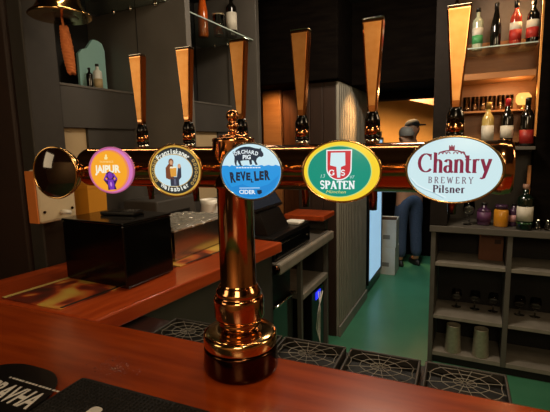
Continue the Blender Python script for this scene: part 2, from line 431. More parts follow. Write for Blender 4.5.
# ------------------------------------------------------------------ beer tower
A0, B0, Z0 = -.428, .772, 1.081
tw = thing('beer_tower', 'polished copper and brass beer tower with six taps and lit badges', 'beer tower', A0, B0, Z0, TB)
prof = [(.078, 0), (.0815, .004), (.083, .012), (.081, .05), (.080, .056)]
MB().lathe(prof, bronze, 64).build('base', tw)  # brass skirt; the dark reflection in it is put into the bronze colour
prof = [(.0795, .0565), (.081, .062), (.0808, .078), (.079, .083), (.074, .086), (.060, .088), (.048, .089)]
MB().lathe(prof, brass, 64).build('base_flange', tw)
cp = [(.043, .087), (.043, .098), (.046, .101), (.046, .108), (.044, .111), (.050, .114), (.0535, .118), (.0545, .124), (.0545, .158), (.0535, .163), (.051, .166), (.048, .168),
      (.049, .171), (.0485, .178), (.045, .182), (.044, .186), (.041, .190), (.0385, .194), (.0385, .40), (.0425, .402), (.0435, .406), (.0435, .492), (.044, .497), (.0435, .502), (.040, .504), (.012, .505)]
MB().lathe(cp, copper, 64).build('column', tw)
fp = [(.030, .5045), (.029, .508), (.018, .511), (.010, .516), (.0085, .520), (.0095, .5225), (.0125, .5255), (.0128, .529), (.0105, .5325), (.0085, .534), (.0095, .5355)]
for i in range(9):
    t = -PI / 2 + .5 + (PI - .5) * i / 8; fp.append((max(.0135 * math.cos(t), 1e-7), .5475 + .0135 * math.sin(t)))
MB().lathe(fp, copper, 40).build('finial', tw)
ZT = .443                                                   # tube axis above the bar
Mx = Matrix.Translation((0, 0, ZT)) @ Matrix.Rotation(PI / 2, 4, 'Y')
tp = [(1e-6, -.412), (.030, -.412), (.044, -.405), (.0455, -.400), (.0455, -.392), (.044, -.390), (.044, .484), (.0452, .486), (.0452, .497), (.044, .499), (.044, .503), (.041, .508), (.020, .509), (1e-6, .509)]
MB().lathe(tp, copper, 64, Mx).build('crossbar', tw)

def dome(x, y, rx, ry, d): return d * (1 - (x / rx) ** 2 - (y / ry) ** 2)
class Art:
    """flat print laid on the domed face of a badge; units are pixels of the photo, y up"""
    def __init__(s, rx, ry, u, d=.005): s.rx, s.ry, s.u, s.d = rx, ry, u, d; s.mb = MB(); s.lay = 0
    def P(s, x, y, l): return (x * s.u, y * s.u, dome(x * s.u, y * s.u, s.rx, s.ry, s.d) + .0003 + l * .00012)
    def tri(s, a, b, c, m, l, dep=0):
        e = [(Vector(p) - Vector(q)).length * s.u for p, q in ((a, b), (b, c), (c, a))]
        i = e.index(max(e))
        if e[i] > .010 and dep < 9:
            a, b, c = [(a, b, c), (b, c, a), (c, a, b)][i]
            mid = ((a[0] + b[0]) / 2, (a[1] + b[1]) / 2)
            s.tri(a, mid, c, m, l, dep + 1); s.tri(mid, b, c, m, l, dep + 1); return
        s.mb.add([s.P(*a, l), s.P(*b, l), s.P(*c, l)], [(0, 1, 2)], m)
    def poly(s, pts, m, l=1):
        pts = [tuple(p) for p in pts]
        for t in tessellate_polygon([[Vector((p[0], p[1], 0)) for p in pts]]):
            a, b, c = [pts[k] for k in t]
            if (b[0] - a[0]) * (c[1] - a[1]) - (b[1] - a[1]) * (c[0] - a[0]) < 0: b, c = c, b
            s.tri(a, b, c, m, l)
        return s
    def ell(s, cx, cy, rx, ry, m, l=1, n=48, a0=0, a1=360):
        return s.poly([(cx + rx * math.cos(R(a0 + (a1 - a0) * i / n)), cy + ry * math.sin(R(a0 + (a1 - a0) * i / n))) for i in range(n if a1 - a0 == 360 else n + 1)], m, l)
    def ring(s, cx, cy, rx, ry, t, m, l=1, n=64, a0=0, a1=360):
        for i in range(n):
            A = R(a0 + (a1 - a0) * i / n); B = R(a0 + (a1 - a0) * (i + 1) / n)
            q = [(cx + (rx - k) * math.cos(x), cy + (ry - k) * math.sin(x)) for x, k in ((A, t), (A, 0), (B, 0), (B, t))]
            s.tri(q[0], q[1], q[2], m, l); s.tri(q[0], q[2], q[3], m, l)
        return s
    def stroke(s, pts, m, thick, thin=None, l=2, ang=0):
        """pen stroke, thick where the line runs vertically"""
        thin = thick if thin is None else thin
        L, Rr = [], []
        n = len(pts)
        for i in range(n):
            d = Vector(pts[min(i + 1, n - 1)]) - Vector(pts[max(i - 1, 0)])
            if d.length < 1e-9: d = Vector((1, 0))
            d.normalize()
            wd = thin + (thick - thin) * abs(math.sin(math.atan2(d.y, d.x) - ang)) ** 1.3
            nn = Vector((-d.y, d.x)) * wd / 2
            L.append(tuple(Vector(pts[i]) + nn)); Rr.append(tuple(Vector(pts[i]) - nn))
        for i in range(n - 1):
            s.tri(Rr[i], Rr[i + 1], L[i + 1], m, l); s.tri(Rr[i], L[i + 1], L[i], m, l)
        return s
    def text(s, body, cx, cy, width, height, m, l=3, bold=0, rot=0, shear=0, jit=None):
        """built in sans lettering fitted to a box centred on cx, cy"""
        vs, fs = glyphs(body, bold, shear)
        xs = [v[0] for v in vs]; ys = [v[1] for v in vs]
        sx = width / (max(xs) - min(xs)); sy = height / (max(ys) - min(ys)) if height else sx
        mx, my = (max(xs) + min(xs)) / 2, (max(ys) + min(ys)) / 2
        c, n = math.cos(rot), math.sin(rot)
        pv = []
        for x, y in vs:
            x = (x - mx) * sx; y = (y - my) * sy
            pv.append((cx + x * c - y * n, cy + x * n + y * c))
        for f in fs:
            for k in range(1, len(f) - 1):
                a, b, cc = pv[f[0]], pv[f[k]], pv[f[k + 1]]
                s.tri(a, b, cc, m, l)
        return s
    def arc(s, body, cx, cy, rx, ry, a0, a1, size, m, l=3, bold=0, flip=False):
        n = len(body)
        for i, ch in enumerate(body):
            if ch == ' ': continue
            t = R(a0 + (a1 - a0) * (i + .5) / n)
            x, y = cx + rx * math.cos(t), cy + ry * math.sin(t)
            tx, ty = -rx * math.sin(t), ry * math.cos(t)
            if not flip: tx, ty = -tx, -ty
            rot = math.atan2(ty, tx)
            wd = {'i': .28, 'l': .28, 'I': .3, 't': .4, 'r': .45, 'F': .66, 'W': 1.05}.get(ch, .62)
            tall = 1.0 if ch in 'FWkbdlt' or ch.isupper() else (.95 if ch == 'i' else .72)
            off = (tall - .8) * size / 2
            s.text(ch, x - math.sin(rot) * off, y + math.cos(rot) * off, wd * size * .9, tall * size, m, l, bold, rot)
        return s
GC = {}
def glyphs(body, bold, shear):
    key = (body, bold, shear)
    if key in GC: return GC[key]
    c = bpy.data.curves.new('tmp', 'FONT'); c.body = body; c.size = 1; c.offset = bold; c.shear = shear; c.resolution_u = 3
    o = bpy.data.objects.new('tmp', c); col.objects.link(o)
    dg = bpy.context.evaluated_depsgraph_get(); dg.update()
    ev = o.evaluated_get(dg); me = ev.to_mesh()
    vs = [(v.co.x, v.co.y) for v in me.vertices]; fs = []
    for p in me.polygons:
        q = list(p.vertices)
        if p.normal.z < 0: q = q[::-1]
        fs.append(q)
    ev.to_mesh_clear(); bpy.data.objects.remove(o); bpy.data.curves.remove(c)
    GC[key] = (vs, fs); return GC[key]
# serif pen alphabet; each glyph: width, list of (points, kind) with kind 'p' pen stroke, 's' serif
def arcp(cx, cy, rx, ry, a0, a1, n=14): return [(cx + rx * math.cos(R(a0 + (a1 - a0) * i / n)), cy + ry * math.sin(R(a0 + (a1 - a0) * i / n))) for i in range(n + 1)]
XH = .66
SER = {
 'C': (.92, [(arcp(.50, .5, .42, .48, 48, 318), 'p'), ([(.80, .98), (.80, .66)], 't')]),
 'h': (.66, [([(.16, 0), (.16, 1.04)], 'p'), (arcp(.33, XH - .20, .17, .20, 165, 0) + [(.50, 0)], 'p'), ([(.04, 0), (.28, 0)], 's'), ([(.38, 0), (.62, 0)], 's'), ([(.04, 1.02), (.16, 1.04)], 's')]),
 'n': (.66, [([(.16, 0), (.16, XH)], 'p'), (arcp(.33, XH - .20, .17, .20, 165, 0) + [(.50, 0)], 'p'), ([(.04, 0), (.28, 0)], 's'), ([(.38, 0), (.62, 0)], 's'), ([(.04, XH - .02), (.16, XH)], 's')]),
 'a': (.60, [(arcp(.28, XH - .16, .16, .16, 165, 0) + [(.44, .08), (.50, .0), (.60, .05)], 'p'), (arcp(.27, .17, .17, .17, 60, 330), 'p'), ([(.355, .315), (.44, .36)], 's')]),
 't': (.42, [([(.17, .88), (.17, .14)] + arcp(.27, .13, .10, .13, 180, 320, 8), 'p'), ([(.02, XH), (.38, XH)], 's')]),
 'r': (.50, [([(.16, 0), (.16, XH)], 'p'), (arcp(.32, XH - .16, .15, .16, 165, 50), 'p'), ([(.04, 0), (.30, 0)], 's'), ([(.04, XH - .02), (.16, XH)], 's')]),
 'y': (.66, [([(.10, XH), (.34, .04)], 'p'), ([(.56, XH), (.34, .04), (.22, -.26), (.12, -.33), (.03, -.27)], 'p'), ([(.0, XH), (.22, XH)], 's'), ([(.44, XH), (.66, XH)], 's')]),
 'P': (.66, [([(.16, 0), (.16, 1)], 'p'), ([(.16, .97), (.34, .97)] + arcp(.34, .73, .24, .24, 90, -90) + [(.16, .49)], 'p'), ([(.03, 0), (.32, 0)], 's'), ([(.03, 1), (.2, 1)], 's')]),
 'i': (.32, [([(.16, 0), (.16, XH)], 'p'), ([(.16, .84), (.16, .99)], 'p'), ([(.03, 0), (.29, 0)], 's'), ([(.04, XH - .02), (.16, XH)], 's')]),
 'l': (.32, [([(.16, 0), (.16, 1.02)], 'p'), ([(.03, 0), (.29, 0)], 's'), ([(.04, 1.0), (.16, 1.02)], 's')]),
 's': (.50, [(arcp(.25, XH - .17, .16, .15, 40, 255, 10) + arcp(.25, .17, .18, .16, 80, -145, 12), 'q')]),
 'e': (.58, [([(.12, .36), (.46, .36)] + arcp(.29, .34, .19, .31, 5, 320, 16), 'p')]),
 'S': (.62, [(arcp(.31, .74, .21, .23, 35, 265, 12) + arcp(.31, .26, .23, .25, 85, -150, 14), 'q'), ([(.51, .98), (.51, .78)], 't')]),
 'A': (.80, [([(.12, 0), (.40, 1)], 't'), ([(.38, 1), (.67, 0)], 'p'), ([(.21, .33), (.57, .33)], 's'), ([(.0, 0), (.25, 0)], 's'), ([(.53, 0), (.80, 0)], 's')]),
 'T': (.70, [([(.35, 0), (.35, .97)], 'p'), ([(.03, .97), (.67, .97)], 's'), ([(.04, .98), (.04, .78)], 't'), ([(.66, .98), (.66, .78)], 't'), ([(.22, 0), (.48, 0)], 's')]),
 'E': (.64, [([(.16, 0), (.16, 1)], 'p'), ([(.03, .97), (.56, .97)], 's'), ([(.03, .02), (.60, .02)], 's'), ([(.16, .51), (.46, .51)], 's'), ([(.56, .98), (.56, .78)], 't'), ([(.60, .0), (.60, .22)], 't')]),
 'N': (.80, [([(.16, 0), (.16, 1)], 't'), ([(.13, 1), (.66, 0)], 'p'), ([(.66, 0), (.66, 1)], 't'), ([(.03, 0), (.30, 0)], 's'), ([(.03, .98), (.22, .98)], 's'), ([(.53, .98), (.80, .98)], 's')]),
 'B': (.66, [([(.16, 0), (.16, 1)], 'p'), ([(.03, .98), (.34, .98)] + arcp(.34, .76, .20, .22, 90, -90, 8) + [(.16, .53)], 'p'), ([(.34, .53)] + arcp(.34, .27, .24, .26, 90, -90, 8) + [(.03, .01)], 'p')]),
 'R': (.70, [([(.16, 0), (.16, 1)], 'p'), ([(.03, .98), (.34, .98)] + arcp(.34, .74, .22, .24, 90, -90, 8) + [(.16, .49)], 'p'), ([(.36, .49), (.64, .01)], 'p'), ([(.03, 0), (.30, 0)], 's'), ([(.56, 0), (.72, 0)], 's')]),
 'W': (1.02, [([(.10, 1), (.32, 0)], 'p'), ([(.32, 0), (.51, .9)], 't'), ([(.51, .9), (.71, 0)], 'p'), ([(.71, 0), (.92, 1)], 't'), ([(0, .98), (.22, .98)], 's'), ([(.80, .98), (1.02, .98)], 's')]),
 'Y': (.76, [([(.10, 1), (.38, .46)], 'p'), ([(.66, 1), (.38, .46)], 't'), ([(.38, .46), (.38, 0)], 'p'), ([(0, .98), (.22, .98)], 's'), ([(.54, .98), (.76, .98)], 's'), ([(.25, 0), (.51, 0)], 's')]),
 'G': (.86, [(arcp(.46, .5, .38, .48, 48, 330), 'p'), ([(.76, .98), (.76, .70)], 't'), ([(.78, .42), (.78, .08)], 'p'), ([(.58, .42), (.90, .42)], 's')]),
}
def serif(art, body, cx, base, width, cap, m, thick, thin, space=0, l=3):
    tot = sum(SER[c][0] + space for c in body) - space
    k = width / tot; x = cx - width / 2
    for c in body:
        wd, st = SER[c]
        for pts, kind in st:
            q = [(x + p[0] * k, base + p[1] * cap) for p in pts]
            if kind == 'p': art.stroke(q, m, thick, thin, l)
            elif kind == 'q': art.stroke(q, m, thin * 1.1, thick * .9, l)
            elif kind == 't': art.stroke(q, m, thin * 1.15, thin, l)
            else: art.stroke(q, m, thin, thin, l)
        x += (wd + space) * k

def badge(a, z, rx, ry, psi, rim_m, label, b=.63, dark=False):
    """housing (part) with rim, face (sub-parts); local x right, y up, z out of the face"""
    o = bpy.data.objects.new('tmp', None)
    L = .096
    rim = .0045
    h = MB()
    pr = [(.30, -L + .004), (.30, -L + .02), (.36, -L + .026), (.33, -L + .034), (.46, -L + .044), (.66, -L + .054), (.86, -L + .068), (.97, -L + .08), (1.0, -.010), (1.0, -.003)]
    h.lathe([(r * (rx - .001), zz) for r, zz in pr], brass, 48, sy=ry / rx)
    p = h.build('badge', tw, (a - A0, b - B0, z - Z0), rot=(PI / 2, 0, R(psi)))
    p['label'] = label
    rm_ = MB(); n = 64; vs = []
    sec = [(1.0, -.004), (1.018, -.002), (1.02, .0008), (1.0, .0022), (.962, .0018), (.955, .0)]
    for i in range(n):
        t = 2 * PI * i / n
        for q, zz in sec: vs.append((rx * q * math.cos(t), ry * q * math.sin(t), zz))
    k = len(sec)
    rm_.add(vs, [(i * k + j, ((i + 1) % n) * k + j, ((i + 1) % n) * k + j + 1, i * k + j + 1) for i in range(n) for j in range(k - 1)], rim_m, True)
    rm_.build('rim', p)
    return p
def face(p, rx, ry, m, d=.005):
    f = MB(); n = 64; rings = 10; vs = [(0, 0, d)]
    for i in range(1, rings + 1):
        q = i / rings * .965
        for j in range(n):
            t = 2 * PI * j / n; x, y = rx * q * math.cos(t), ry * q * math.sin(t)
            vs.append((x, y, dome(x, y, rx, ry, d)))
    fs = [(0, 1 + j, 1 + (j + 1) % n) for j in range(n)]
    for i in range(rings - 1):
        for j in range(n):
            a, b = 1 + i * n + j, 1 + i * n + (j + 1) % n
            fs.append((a, a + n, b + n, b))
    f.add(vs, fs, m, True)
    return f.build('face', p)

# 1 unlit lens at the left end
rx, ry = .0535, .0545
p = badge(-.781, 1.520, rx, ry, 10, brass, 'round unlit badge with a dark glossy lens')
face(p, rx, ry, mat('dark_lens', (26, 12, 8), .06, coat=1.0), .012)

# 2 orange and pink round badge
rx, ry = .0450, .0450; u = .00192
p = badge(-.6235, 1.526, rx, ry, 20, mat('pink_rim', (196, 110, 170), .25, emit=.35), 'round orange and pink lit badge with white capitals')
face(p, rx, ry, G(214, 120, 190))
ar = Art(rx, ry, u)
ar.ell(-1.6, -.4, 20.4, 21.4, G(238, 140, 90), 1); ar.ell(-2.2, -.6, 18.9, 20.2, G(250, 168, 40), 2)
ar.mb.build('picture', p)
ar = Art(rx, ry, u); wt = G(250, 244, 214)
ar.text('JAIPUR', -3.2, .4, 27, 10.4, wt, 4, bold=.045)
ar.text('THORNBRIDGE', -3.6, 8.9, 14.5, 1.9, G(252, 226, 150), 4)
ar.poly([(-5.2, 11.2), (-2.6, 11.2), (-2.0, 13.0), (-3.0, 14.0), (-2.8, 15.6), (-3.9, 16.6), (-5.0, 15.2), (-4.6, 14), (-5.8, 13)], G(252, 232, 160), 4)
ar.mb.build('lettering', p)
ar = Art(rx, ry, u); pu = G(120, 50, 176); dk = G(52, 20, 78)
ar.poly([(-8.0, -9.5), (-4.6, -2.6), (-1.0, -.6), (3.0, -2.8), (6.6, -8.0), (6.0, -10.5), (3.4, -15), (4.4, -19.4), (-4.6, -20), (-4.2, -15.2)], dk, 5)
ar.ell(-.6, -5.2, 2.7, 3.4, pu, 6, 16)
ar.poly([(-3.0, -9.2), (1.8, -9.2), (2.8, -13.5), (2.0, -19.6), (-2.6, -19.8), (-3.8, -13.5)], pu, 6)
for sx in (-1, 1):
    ar.stroke([(-.6 + sx * 3.0, -10), (-.6 + sx * 6.6, -9.0), (-.6 + sx * 3.4, -3.6)], pu, 1.7, 1.7, 7)
    ar.ell(-.6 + sx * 4.3, -8.6, .9, 1.5, G(250, 168, 40), 6, 10)
ar.ell(-.6, -14.0, 1.0, 2.4, G(206, 130, 220), 7, 12)
ar.mb.build('emblem', p)

# 3 gold ringed oval with dark band
rx, ry = .0505, .0475; u = .00186
p = badge(-.472, 1.526, rx, ry, 15, brass, 'oval lit badge with a gold and dark ring around a standing figure')
face(p, rx, ry, G(206, 160, 64))
ar = Art(rx, ry, u); nv = G(34, 40, 42); pb = G(196, 228, 238); gd = G(206, 170, 92)
ar.ell(0, 0, 24.4, 22.8, nv, 1); ar.ell(-1.2, .2, 19.2, 15.4, pb, 2); ar.ring(-1.2, .2, 19.8, 16, .6, gd, 3)
for i in range(7):
    for s0, a in ((1, -38 + i * 11), (-1, 142 + i * 11)):
        t = R(a); ar.ring(22.0 * math.cos(t), 20.0 * math.sin(t), 1.5, 1.5, .6, gd, 4, 10)
ar.mb.build('picture', p)
ar = Art(rx, ry, u); tw_ = G(236, 238, 226)
ar.arc('Franziskaner', -.6, .2, 20.6, 18.0, 141, 40, 4.9, tw_, 5, .03)
ar.mb.build('lettering', p); ar = Art(rx, ry, u)
ar.arc('Weissbier', -.6, 0, 20.4, 18.4, 228, 314, 4.9, tw_, 5, .03, flip=True)
ar.mb.build('lettering', p)
ar = Art(rx, ry, u); br = G(122, 66, 40); rd = G(52, 54, 70); go = G(226, 158, 62); fc = G(214, 160, 120)
ar.poly([(-8.6, -7), (-8.4, 3), (-5.2, 6.8), (-1.0, 6.2), (.6, 0), (-1.0, -8), (-5, -8.4)], br, 5)
ar.poly([(-4.4, -14.8), (-4.2, -6), (2.6, -6), (4.4, 3.6), (7.4, 3.8), (7.2, -6), (4.6, -9), (4.4, -14.8)], rd, 5)
ar.ell(-2.6, 8.6, 2.6, 3.4, br, 6, 18); ar.ell(-2.4, 8.1, 1.7, 2.3, fc, 7, 14)
ar.poly([(-3.4, -5.6), (-4.0, 2.6), (2.8, 2.8), (2.4, -5.4)], go, 7); ar.poly([(-4.2, 2.4), (-3.6, 4.2), (2.4, 4.2), (3.0, 2.6)], G(246, 236, 206), 7)
ar.ell(5.6, 4.6, 1.6, 2.2, fc, 7, 12); ar.poly([(-.8, -13.6), (1.6, -13.6), (1.2, -7.6), (-.4, -7.6)], G(96, 100, 120), 7)
ar.mb.build('emblem', p)

# 4 blue oval
rx, ry = .0545, .0478; u = .00173
p = badge(-.318, 1.525, rx, ry, 8, mat('grey_rim', (150, 148, 140), .22, 1), 'oval pale and bright blue lit badge with a dark pig')
face(p, rx, ry, G(206, 236, 244))
ar = Art(rx, ry, u)
pts = [(30.2 * math.cos(R(a)), 26.5 * math.sin(R(a))) for a in range(-195, 16, 5)]
pts = [(30.0 * math.cos(R(a)), 26.4 * math.sin(R(a))) for a in range(-193, 14, 6)]
wave = [(27.5 - i * 2.2, 6.0 + (.55 * math.sin(i * 1.9) + .4 * math.sin(i * 3.1))) for i in range(1, 25)]
ar.poly(pts + wave, G(34, 152, 226), 1)
ar.poly([(-29, -2), (-20, -15), (-8, -12), (4, -16), (18, -12), (28.6, -3), (24, -14.6), (10, -24.6), (-6, -25.4), (-22, -17.6)], G(28, 138, 214), 2)
ar.mb.build('picture', p)
pig = G(30, 44, 62)
ar = Art(rx, ry, u)
ar.poly([(-16.6, 17.5), (-14, 21), (-10, 23.2), (-5, 24.2), (0, 24.0), (5, 22.6), (9.6, 21.8), (11.2, 22.6), (11.6, 20.2), (13.6, 17.6), (13.8, 15.4), (12.2, 14.0), (9.6, 14.4), (7.4, 12.6),
         (6.6, 10.2), (8.2, 7.0), (6.2, 6.4), (4.0, 10.6), (2.2, 11.4), (2.6, 7.2), (.4, 6.8), (-.6, 11.2), (-6.6, 11.0), (-9.4, 10.4), (-8.4, 7.0), (-6.8, 6.0), (-9.2, 5.6), (-11.4, 8.4), (-12.8, 11.6), (-13.6, 7.4), (-12.2, 6.2), (-14.6, 6.0), (-15.8, 9.6), (-15.6, 14)], pig, 4)
ar.stroke([(-16.2, 17.5), (-17.4, 18.6), (-16.8, 19.8)], pig, .7, .7, 4)
ar.mb.build('emblem', p)
ar = Art(rx, ry, u); wt = G(236, 246, 250); ink = G(26, 38, 58)
for i, ch in enumerate('ORCHARD'):
    x = -14.2 + i * 3.55; y = 17.2 + 2.2 * math.sin((i + .4) / 6.6 * PI)
    ar.text(ch, x, y, 3.1, 3.7, wt, 6, .03, rot=.30 - i * .09)
ar.text('PIG', -2.8, 14.2, 8.2, 4.3, wt, 6, .035)
lets = [('R', -18.0, -5.3, 5.6, 10.6, .10), ('E', -12.2, -4.4, 4.4, 8.4, -.06), ('V', -6.9, -4.2, 5.6, 9.2, .05), ('E', -1.6, -4.4, 4.4, 7.6, -.03), ('L', 2.2, -8.4, 2.6, 3.6, 0), ('L', 6.6, -4.0, 4.4, 9.4, .06), ('E', 11.7, -3.6, 4.4, 8.6, -.06), ('R', 17.2, -3.2, 5.2, 9.6, .04)]
for ch, x, y, wd, hh, ro in lets: ar.text(ch, x, y, wd, hh, ink, 5, .06, ro)
ar.text('CIDER', -3.8, -19.6, 16.6, 4.2, wt, 5, .03)
for i in range(9): ar.poly([(-13.8 + i * 2.8, 3.6), (-11.6 + i * 2.8, 3.6), (-11.6 + i * 2.8, 4.6), (-13.8 + i * 2.8, 4.6)], wt, 5)
ar.poly([(-11.6, -16.2), (9.4, -15.9), (9.4, -15.1), (-11.6, -15.4)], G(190, 224, 244), 5)
ar.poly([(6.4, -17.8), (11, -17.4), (11.2, -20.4), (8.6, -22), (6.6, -21)], ink, 5)
ar.mb.build('lettering', p)

# 5 green oval with yellow ring
rx, ry = .0605, .0473; u = .001556
p = badge(-.164, 1.526, rx, ry, 5, brass, 'oval green lit badge with a yellow ring and a red shield')
face(p, rx, ry, G(252, 214, 50))
ar = Art(rx, ry, u); gr = G(6, 146, 122)
ar.ell(-1.8, 0, 32.0, 25.6, G(196, 226, 130), 1); ar.ell(-1.8, 0, 31.0, 24.7, gr, 2)
ar.mb.build('picture', p)
ar = Art(rx, ry, u); wt = G(244, 250, 248); red = G(206, 52, 60)
def shield(g):
    x0, x1, yt = -14.0 - g, 11.2 + g, 21.4 + g
    return [(x0, yt), (x1, yt), (x1 - .2, 3)] + arcp(-1.4, 3.2, 12.4 + g, 11.6 + g, 0, -180, 18)
ar.poly(shield(0), wt, 4); ar.poly(shield(-1.1), red, 5)
ar.poly([(-9.4, 18.6), (4.6, 18.6), (5.0, 6.4), (.8, 4.8), (.0, -5.6), (-3.0, -5.6), (-3.8, 4.8), (-10.0, 6.4)], G(214, 240, 244), 6)
serif(ar, 'G', -8.6, -3.4, 5.4, 5.2, wt, 1.3, .8, l=6); serif(ar, 'S', 2.6, -3.4, 4.4, 5.2, wt, 1.3, .8, l=6)
ar.mb.build('emblem', p)
ar = Art(rx, ry, u)
serif(ar, 'SPATEN', -3.2, -16.6, 34.6, 7.6, wt, 2.0, .95, .04, 5)
ar.text('München', -4.6, -19.8, 20, 3.0, G(226, 222, 120), 5, 0, 0, .35)
ar.text('13', -17.4, -4.2, 5.0, 3.4, G(190, 226, 216), 5, 0, .1, .3); ar.text('97', 11.6, -5.2, 5.0, 3.0, G(190, 226, 216), 5, 0, .1, .3)
ar.mb.build('lettering', p)

# 6 large white oval
rx, ry = .0628, .0462; u = .00134
p = badge(-.006, 1.529, rx, ry, 0, mat('bronze_rim', (170, 140, 96), .2, 1), 'large oval white lit badge with dark red serif lettering')
face(p, rx, ry, G(208, 236, 240))
ar = Art(rx, ry, u); mr = G(130, 30, 62); md = G(104, 26, 56)
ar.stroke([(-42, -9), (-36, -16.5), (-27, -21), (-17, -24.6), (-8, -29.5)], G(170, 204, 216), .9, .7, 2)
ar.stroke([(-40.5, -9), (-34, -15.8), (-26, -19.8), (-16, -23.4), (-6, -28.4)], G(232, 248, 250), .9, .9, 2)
ar.mb.build('picture', p)
ar = Art(rx, ry, u)
serif(ar, 'Chantry', .6, -2.2, 69.5, 19.4, mr, 3.3, 1.15, 0, 4)
serif(ar, 'BREWERY', -2.2, -13.4, 43, 6.4, G(120, 98, 112), 1.0, .6, .36, 4)
serif(ar, 'Pilsner', -3.4, -23.2, 31, 7.4, G(74, 44, 66), 1.7, .75, .05, 4)
ar.mb.build('lettering', p)
ar = Art(rx, ry, u)
ar.stroke([(-14.5, 16.0), (-12.6, 18.4), (-8, 19.6), (-2, 20.2), (4, 19.6), (8.4, 18.0), (11, 15.2), (11.4, 12.6)], mr, 1.2, 1.2, 5)
for x in (-12.4, -8.6, -5, 1.6, 5.2, 8.8): ar.stroke([(x - 1.7, 18.0), (x - 1.2, 16.4)], mr, .7, .7, 5); ar.stroke(arcp(x, 16.6, 1.7, 2.0, 180, 0, 8), mr, .8, .8, 5)
ar.poly([(-4.6, 19.8), (-4.6, 25.2), (-3.6, 25.2), (-3.6, 24.2), (-2.5, 24.2), (-2.5, 25.6), (-1.3, 25.6), (-1.3, 24.2), (-.2, 24.2), (-.2, 25.2), (.8, 25.2), (.8, 19.8)], mr, 6)
ar.mb.build('emblem', p)

# taps: body (part) with handle, ferrule, spout
def tap(i):
    a = -.783 + .155 * i
    x, y = a - A0, .890 - .0085 * i - B0
    b = MB()
    b.tube([(0, -.085, 0), (0, .03, 0)], .0135, brass, 20)
    b.lathe([(1e-6, -.030), (.012, -.028), (.016, -.016), (.016, .016), (.013, .026), (.011, .034)], bronze, 24, Matrix.Translation((0, .022, 0)))
    o = b.build('tap', tw, (x, y, ZT))
    s = MB()
    s.tube([(0, .024, -.020), (0, .032, -.045), (0, .040, -.07), (0, .042, -.098)], [.0105, .0098, .009, .0078], mat('spout_copper', (120, 78, 52), .18, 1), 16)
    s.build('spout', o)
    yh = .022
    f = MB()
    f.lathe([(.0095, .034), (.0125, .036), (.0125, .042), (.015, .046), (.0155, .052)], chrome, 24, Matrix.Translation((0, yh, 0)))
    f.lathe([(.0155, .052), (.0160, .060)], blackg, 24, Matrix.Translation((0, yh, 0)))
    f.lathe([(.0158, .060), (.0158, .078)], copper, 24, Matrix.Translation((0, yh, 0)))
    f.lathe([(.0160, .078), (.0150, .092), (.0120, .100), (.0108, .106)], blackg, 24, Matrix.Translation((0, yh, 0)))
    f.build('ferrule', o)
    # paddle: narrow foot, wide top, chamfered edges, satin face inside a polished frame
    h = MB(); z0, z1 = .106, .283
    rows = [(z0, .0085, .0085), (z0 + .006, .0090, .0088), (z1 - .004, .0208, .0112), (z1, .0200, .0106)]
    vs = []
    for z, hw, hd in rows:
        c = .0028
        for q in ((-hw + c, -hd), (hw - c, -hd), (hw, -hd + c), (hw, hd - c), (hw - c, hd), (-hw + c, hd), (-hw, hd - c), (-hw, -hd + c)): vs.append((q[0], q[1] + yh, z))
    fs = []
    for r in range(3):
        for j in range(8): fs.append((r * 8 + j, r * 8 + (j + 1) % 8, r * 8 + 8 + (j + 1) % 8, r * 8 + 8 + j))
    fs += [list(range(8))[::-1], list(range(24, 32))]
    h.add(vs, fs, copper)
    ho = h.build('handle', o)
    g = MB()
    q = []
    for zz, hw, hd in ((z0 + .012, .0058, .00905), (z1 - .006, .0172, .01115)):
        q += [(-hw, yh - hd - .0006, zz), (hw, yh - hd - .0006, zz)]
    qq = [(v[0], v[1] + .0012, v[2]) for v in q]
    g.add(q + qq, [(0, 1, 3, 2), (4, 6, 7, 5), (0, 4, 5, 1), (1, 5, 7, 3), (3, 7, 6, 2), (2, 6, 4, 0)], gold)
    g.build('handle_plate', o)
    t = MB(); t.bbox(-.0205, .0205, yh - .0112, yh + .0112, z1 + .0002, z1 + .0022, chrome, .0008); t.build('handle_cap', o)
for i in range(6): tap(i)

# ------------------------------------------------------------------ mats on the bar
def flat_text(body, cx, cy, width, height, z, m, mb, bold=0, rot=0):
    vs, fs = glyphs(body, bold, 0)
    xs = [v[0] for v in vs]; ys = [v[1] for v in vs]
    sx = width / (max(xs) - min(xs)); sy = height / (max(ys) - min(ys)); mx, my = (max(xs) + min(xs)) / 2, (max(ys) + min(ys)) / 2
    c, s = math.cos(rot), math.sin(rot)
    mb.add([(cx + (x - mx) * sx * c - (y - my) * sy * s, cy + (x - mx) * sx * s + (y - my) * sy * c, z) for x, y in vs], fs, m)
bt = thing('bar_mat', 'black bar mat with rounded corners and large white capitals at lower left', 'bar mat', -.835, .44, 1.0805, TB)
MB().prism(rounded(-.135, .115, -.22, .150, .10), .004, .0075, blackp).build('mat', bt)
tm = MB()
flat_text('PRAVHA', .033, .058, .150, .050, .0077, whitemark, tm, .03)
for i in range(15):
    x = -.030 + i * .0100; tm.box(x, x + (.0078 if i % 4 else .005), .096, .1005, .0076, .0078, whitemark)
tm.tube([(.02 + .10 * math.cos(R(t)), -.075 + .075 * math.sin(R(t)), .0077) for t in range(60, 140, 8)], .0012, whitemark, 4)
tm.build('lettering', bt)
rmx = thing('rubber_bar_mat', 'black studded rubber spill mat along the front of the bar', 'bar mat', -.565, .49, 1.0805, TB)
mb = MB(); mb.prism(rounded(-.158, .165, -.20, .112, .008, 3), 0, .003, rubber)
for i in range(34):
    for j in range(33):
        x = -.150 + i * .0092; y = -.192 + j * .0092
        mb.lathe([(.0026, .003), (.0022, .0062)], rubber, 6, Matrix.Translation((x, y, 0)), smooth=False)
mb.build('mat', rmx)
mk = MB(); mk.prism(rounded(-.050, -.024, .006, .042, .010, 4), .0063, .0068, whitemark); mk.build('printed_mark', rmx)

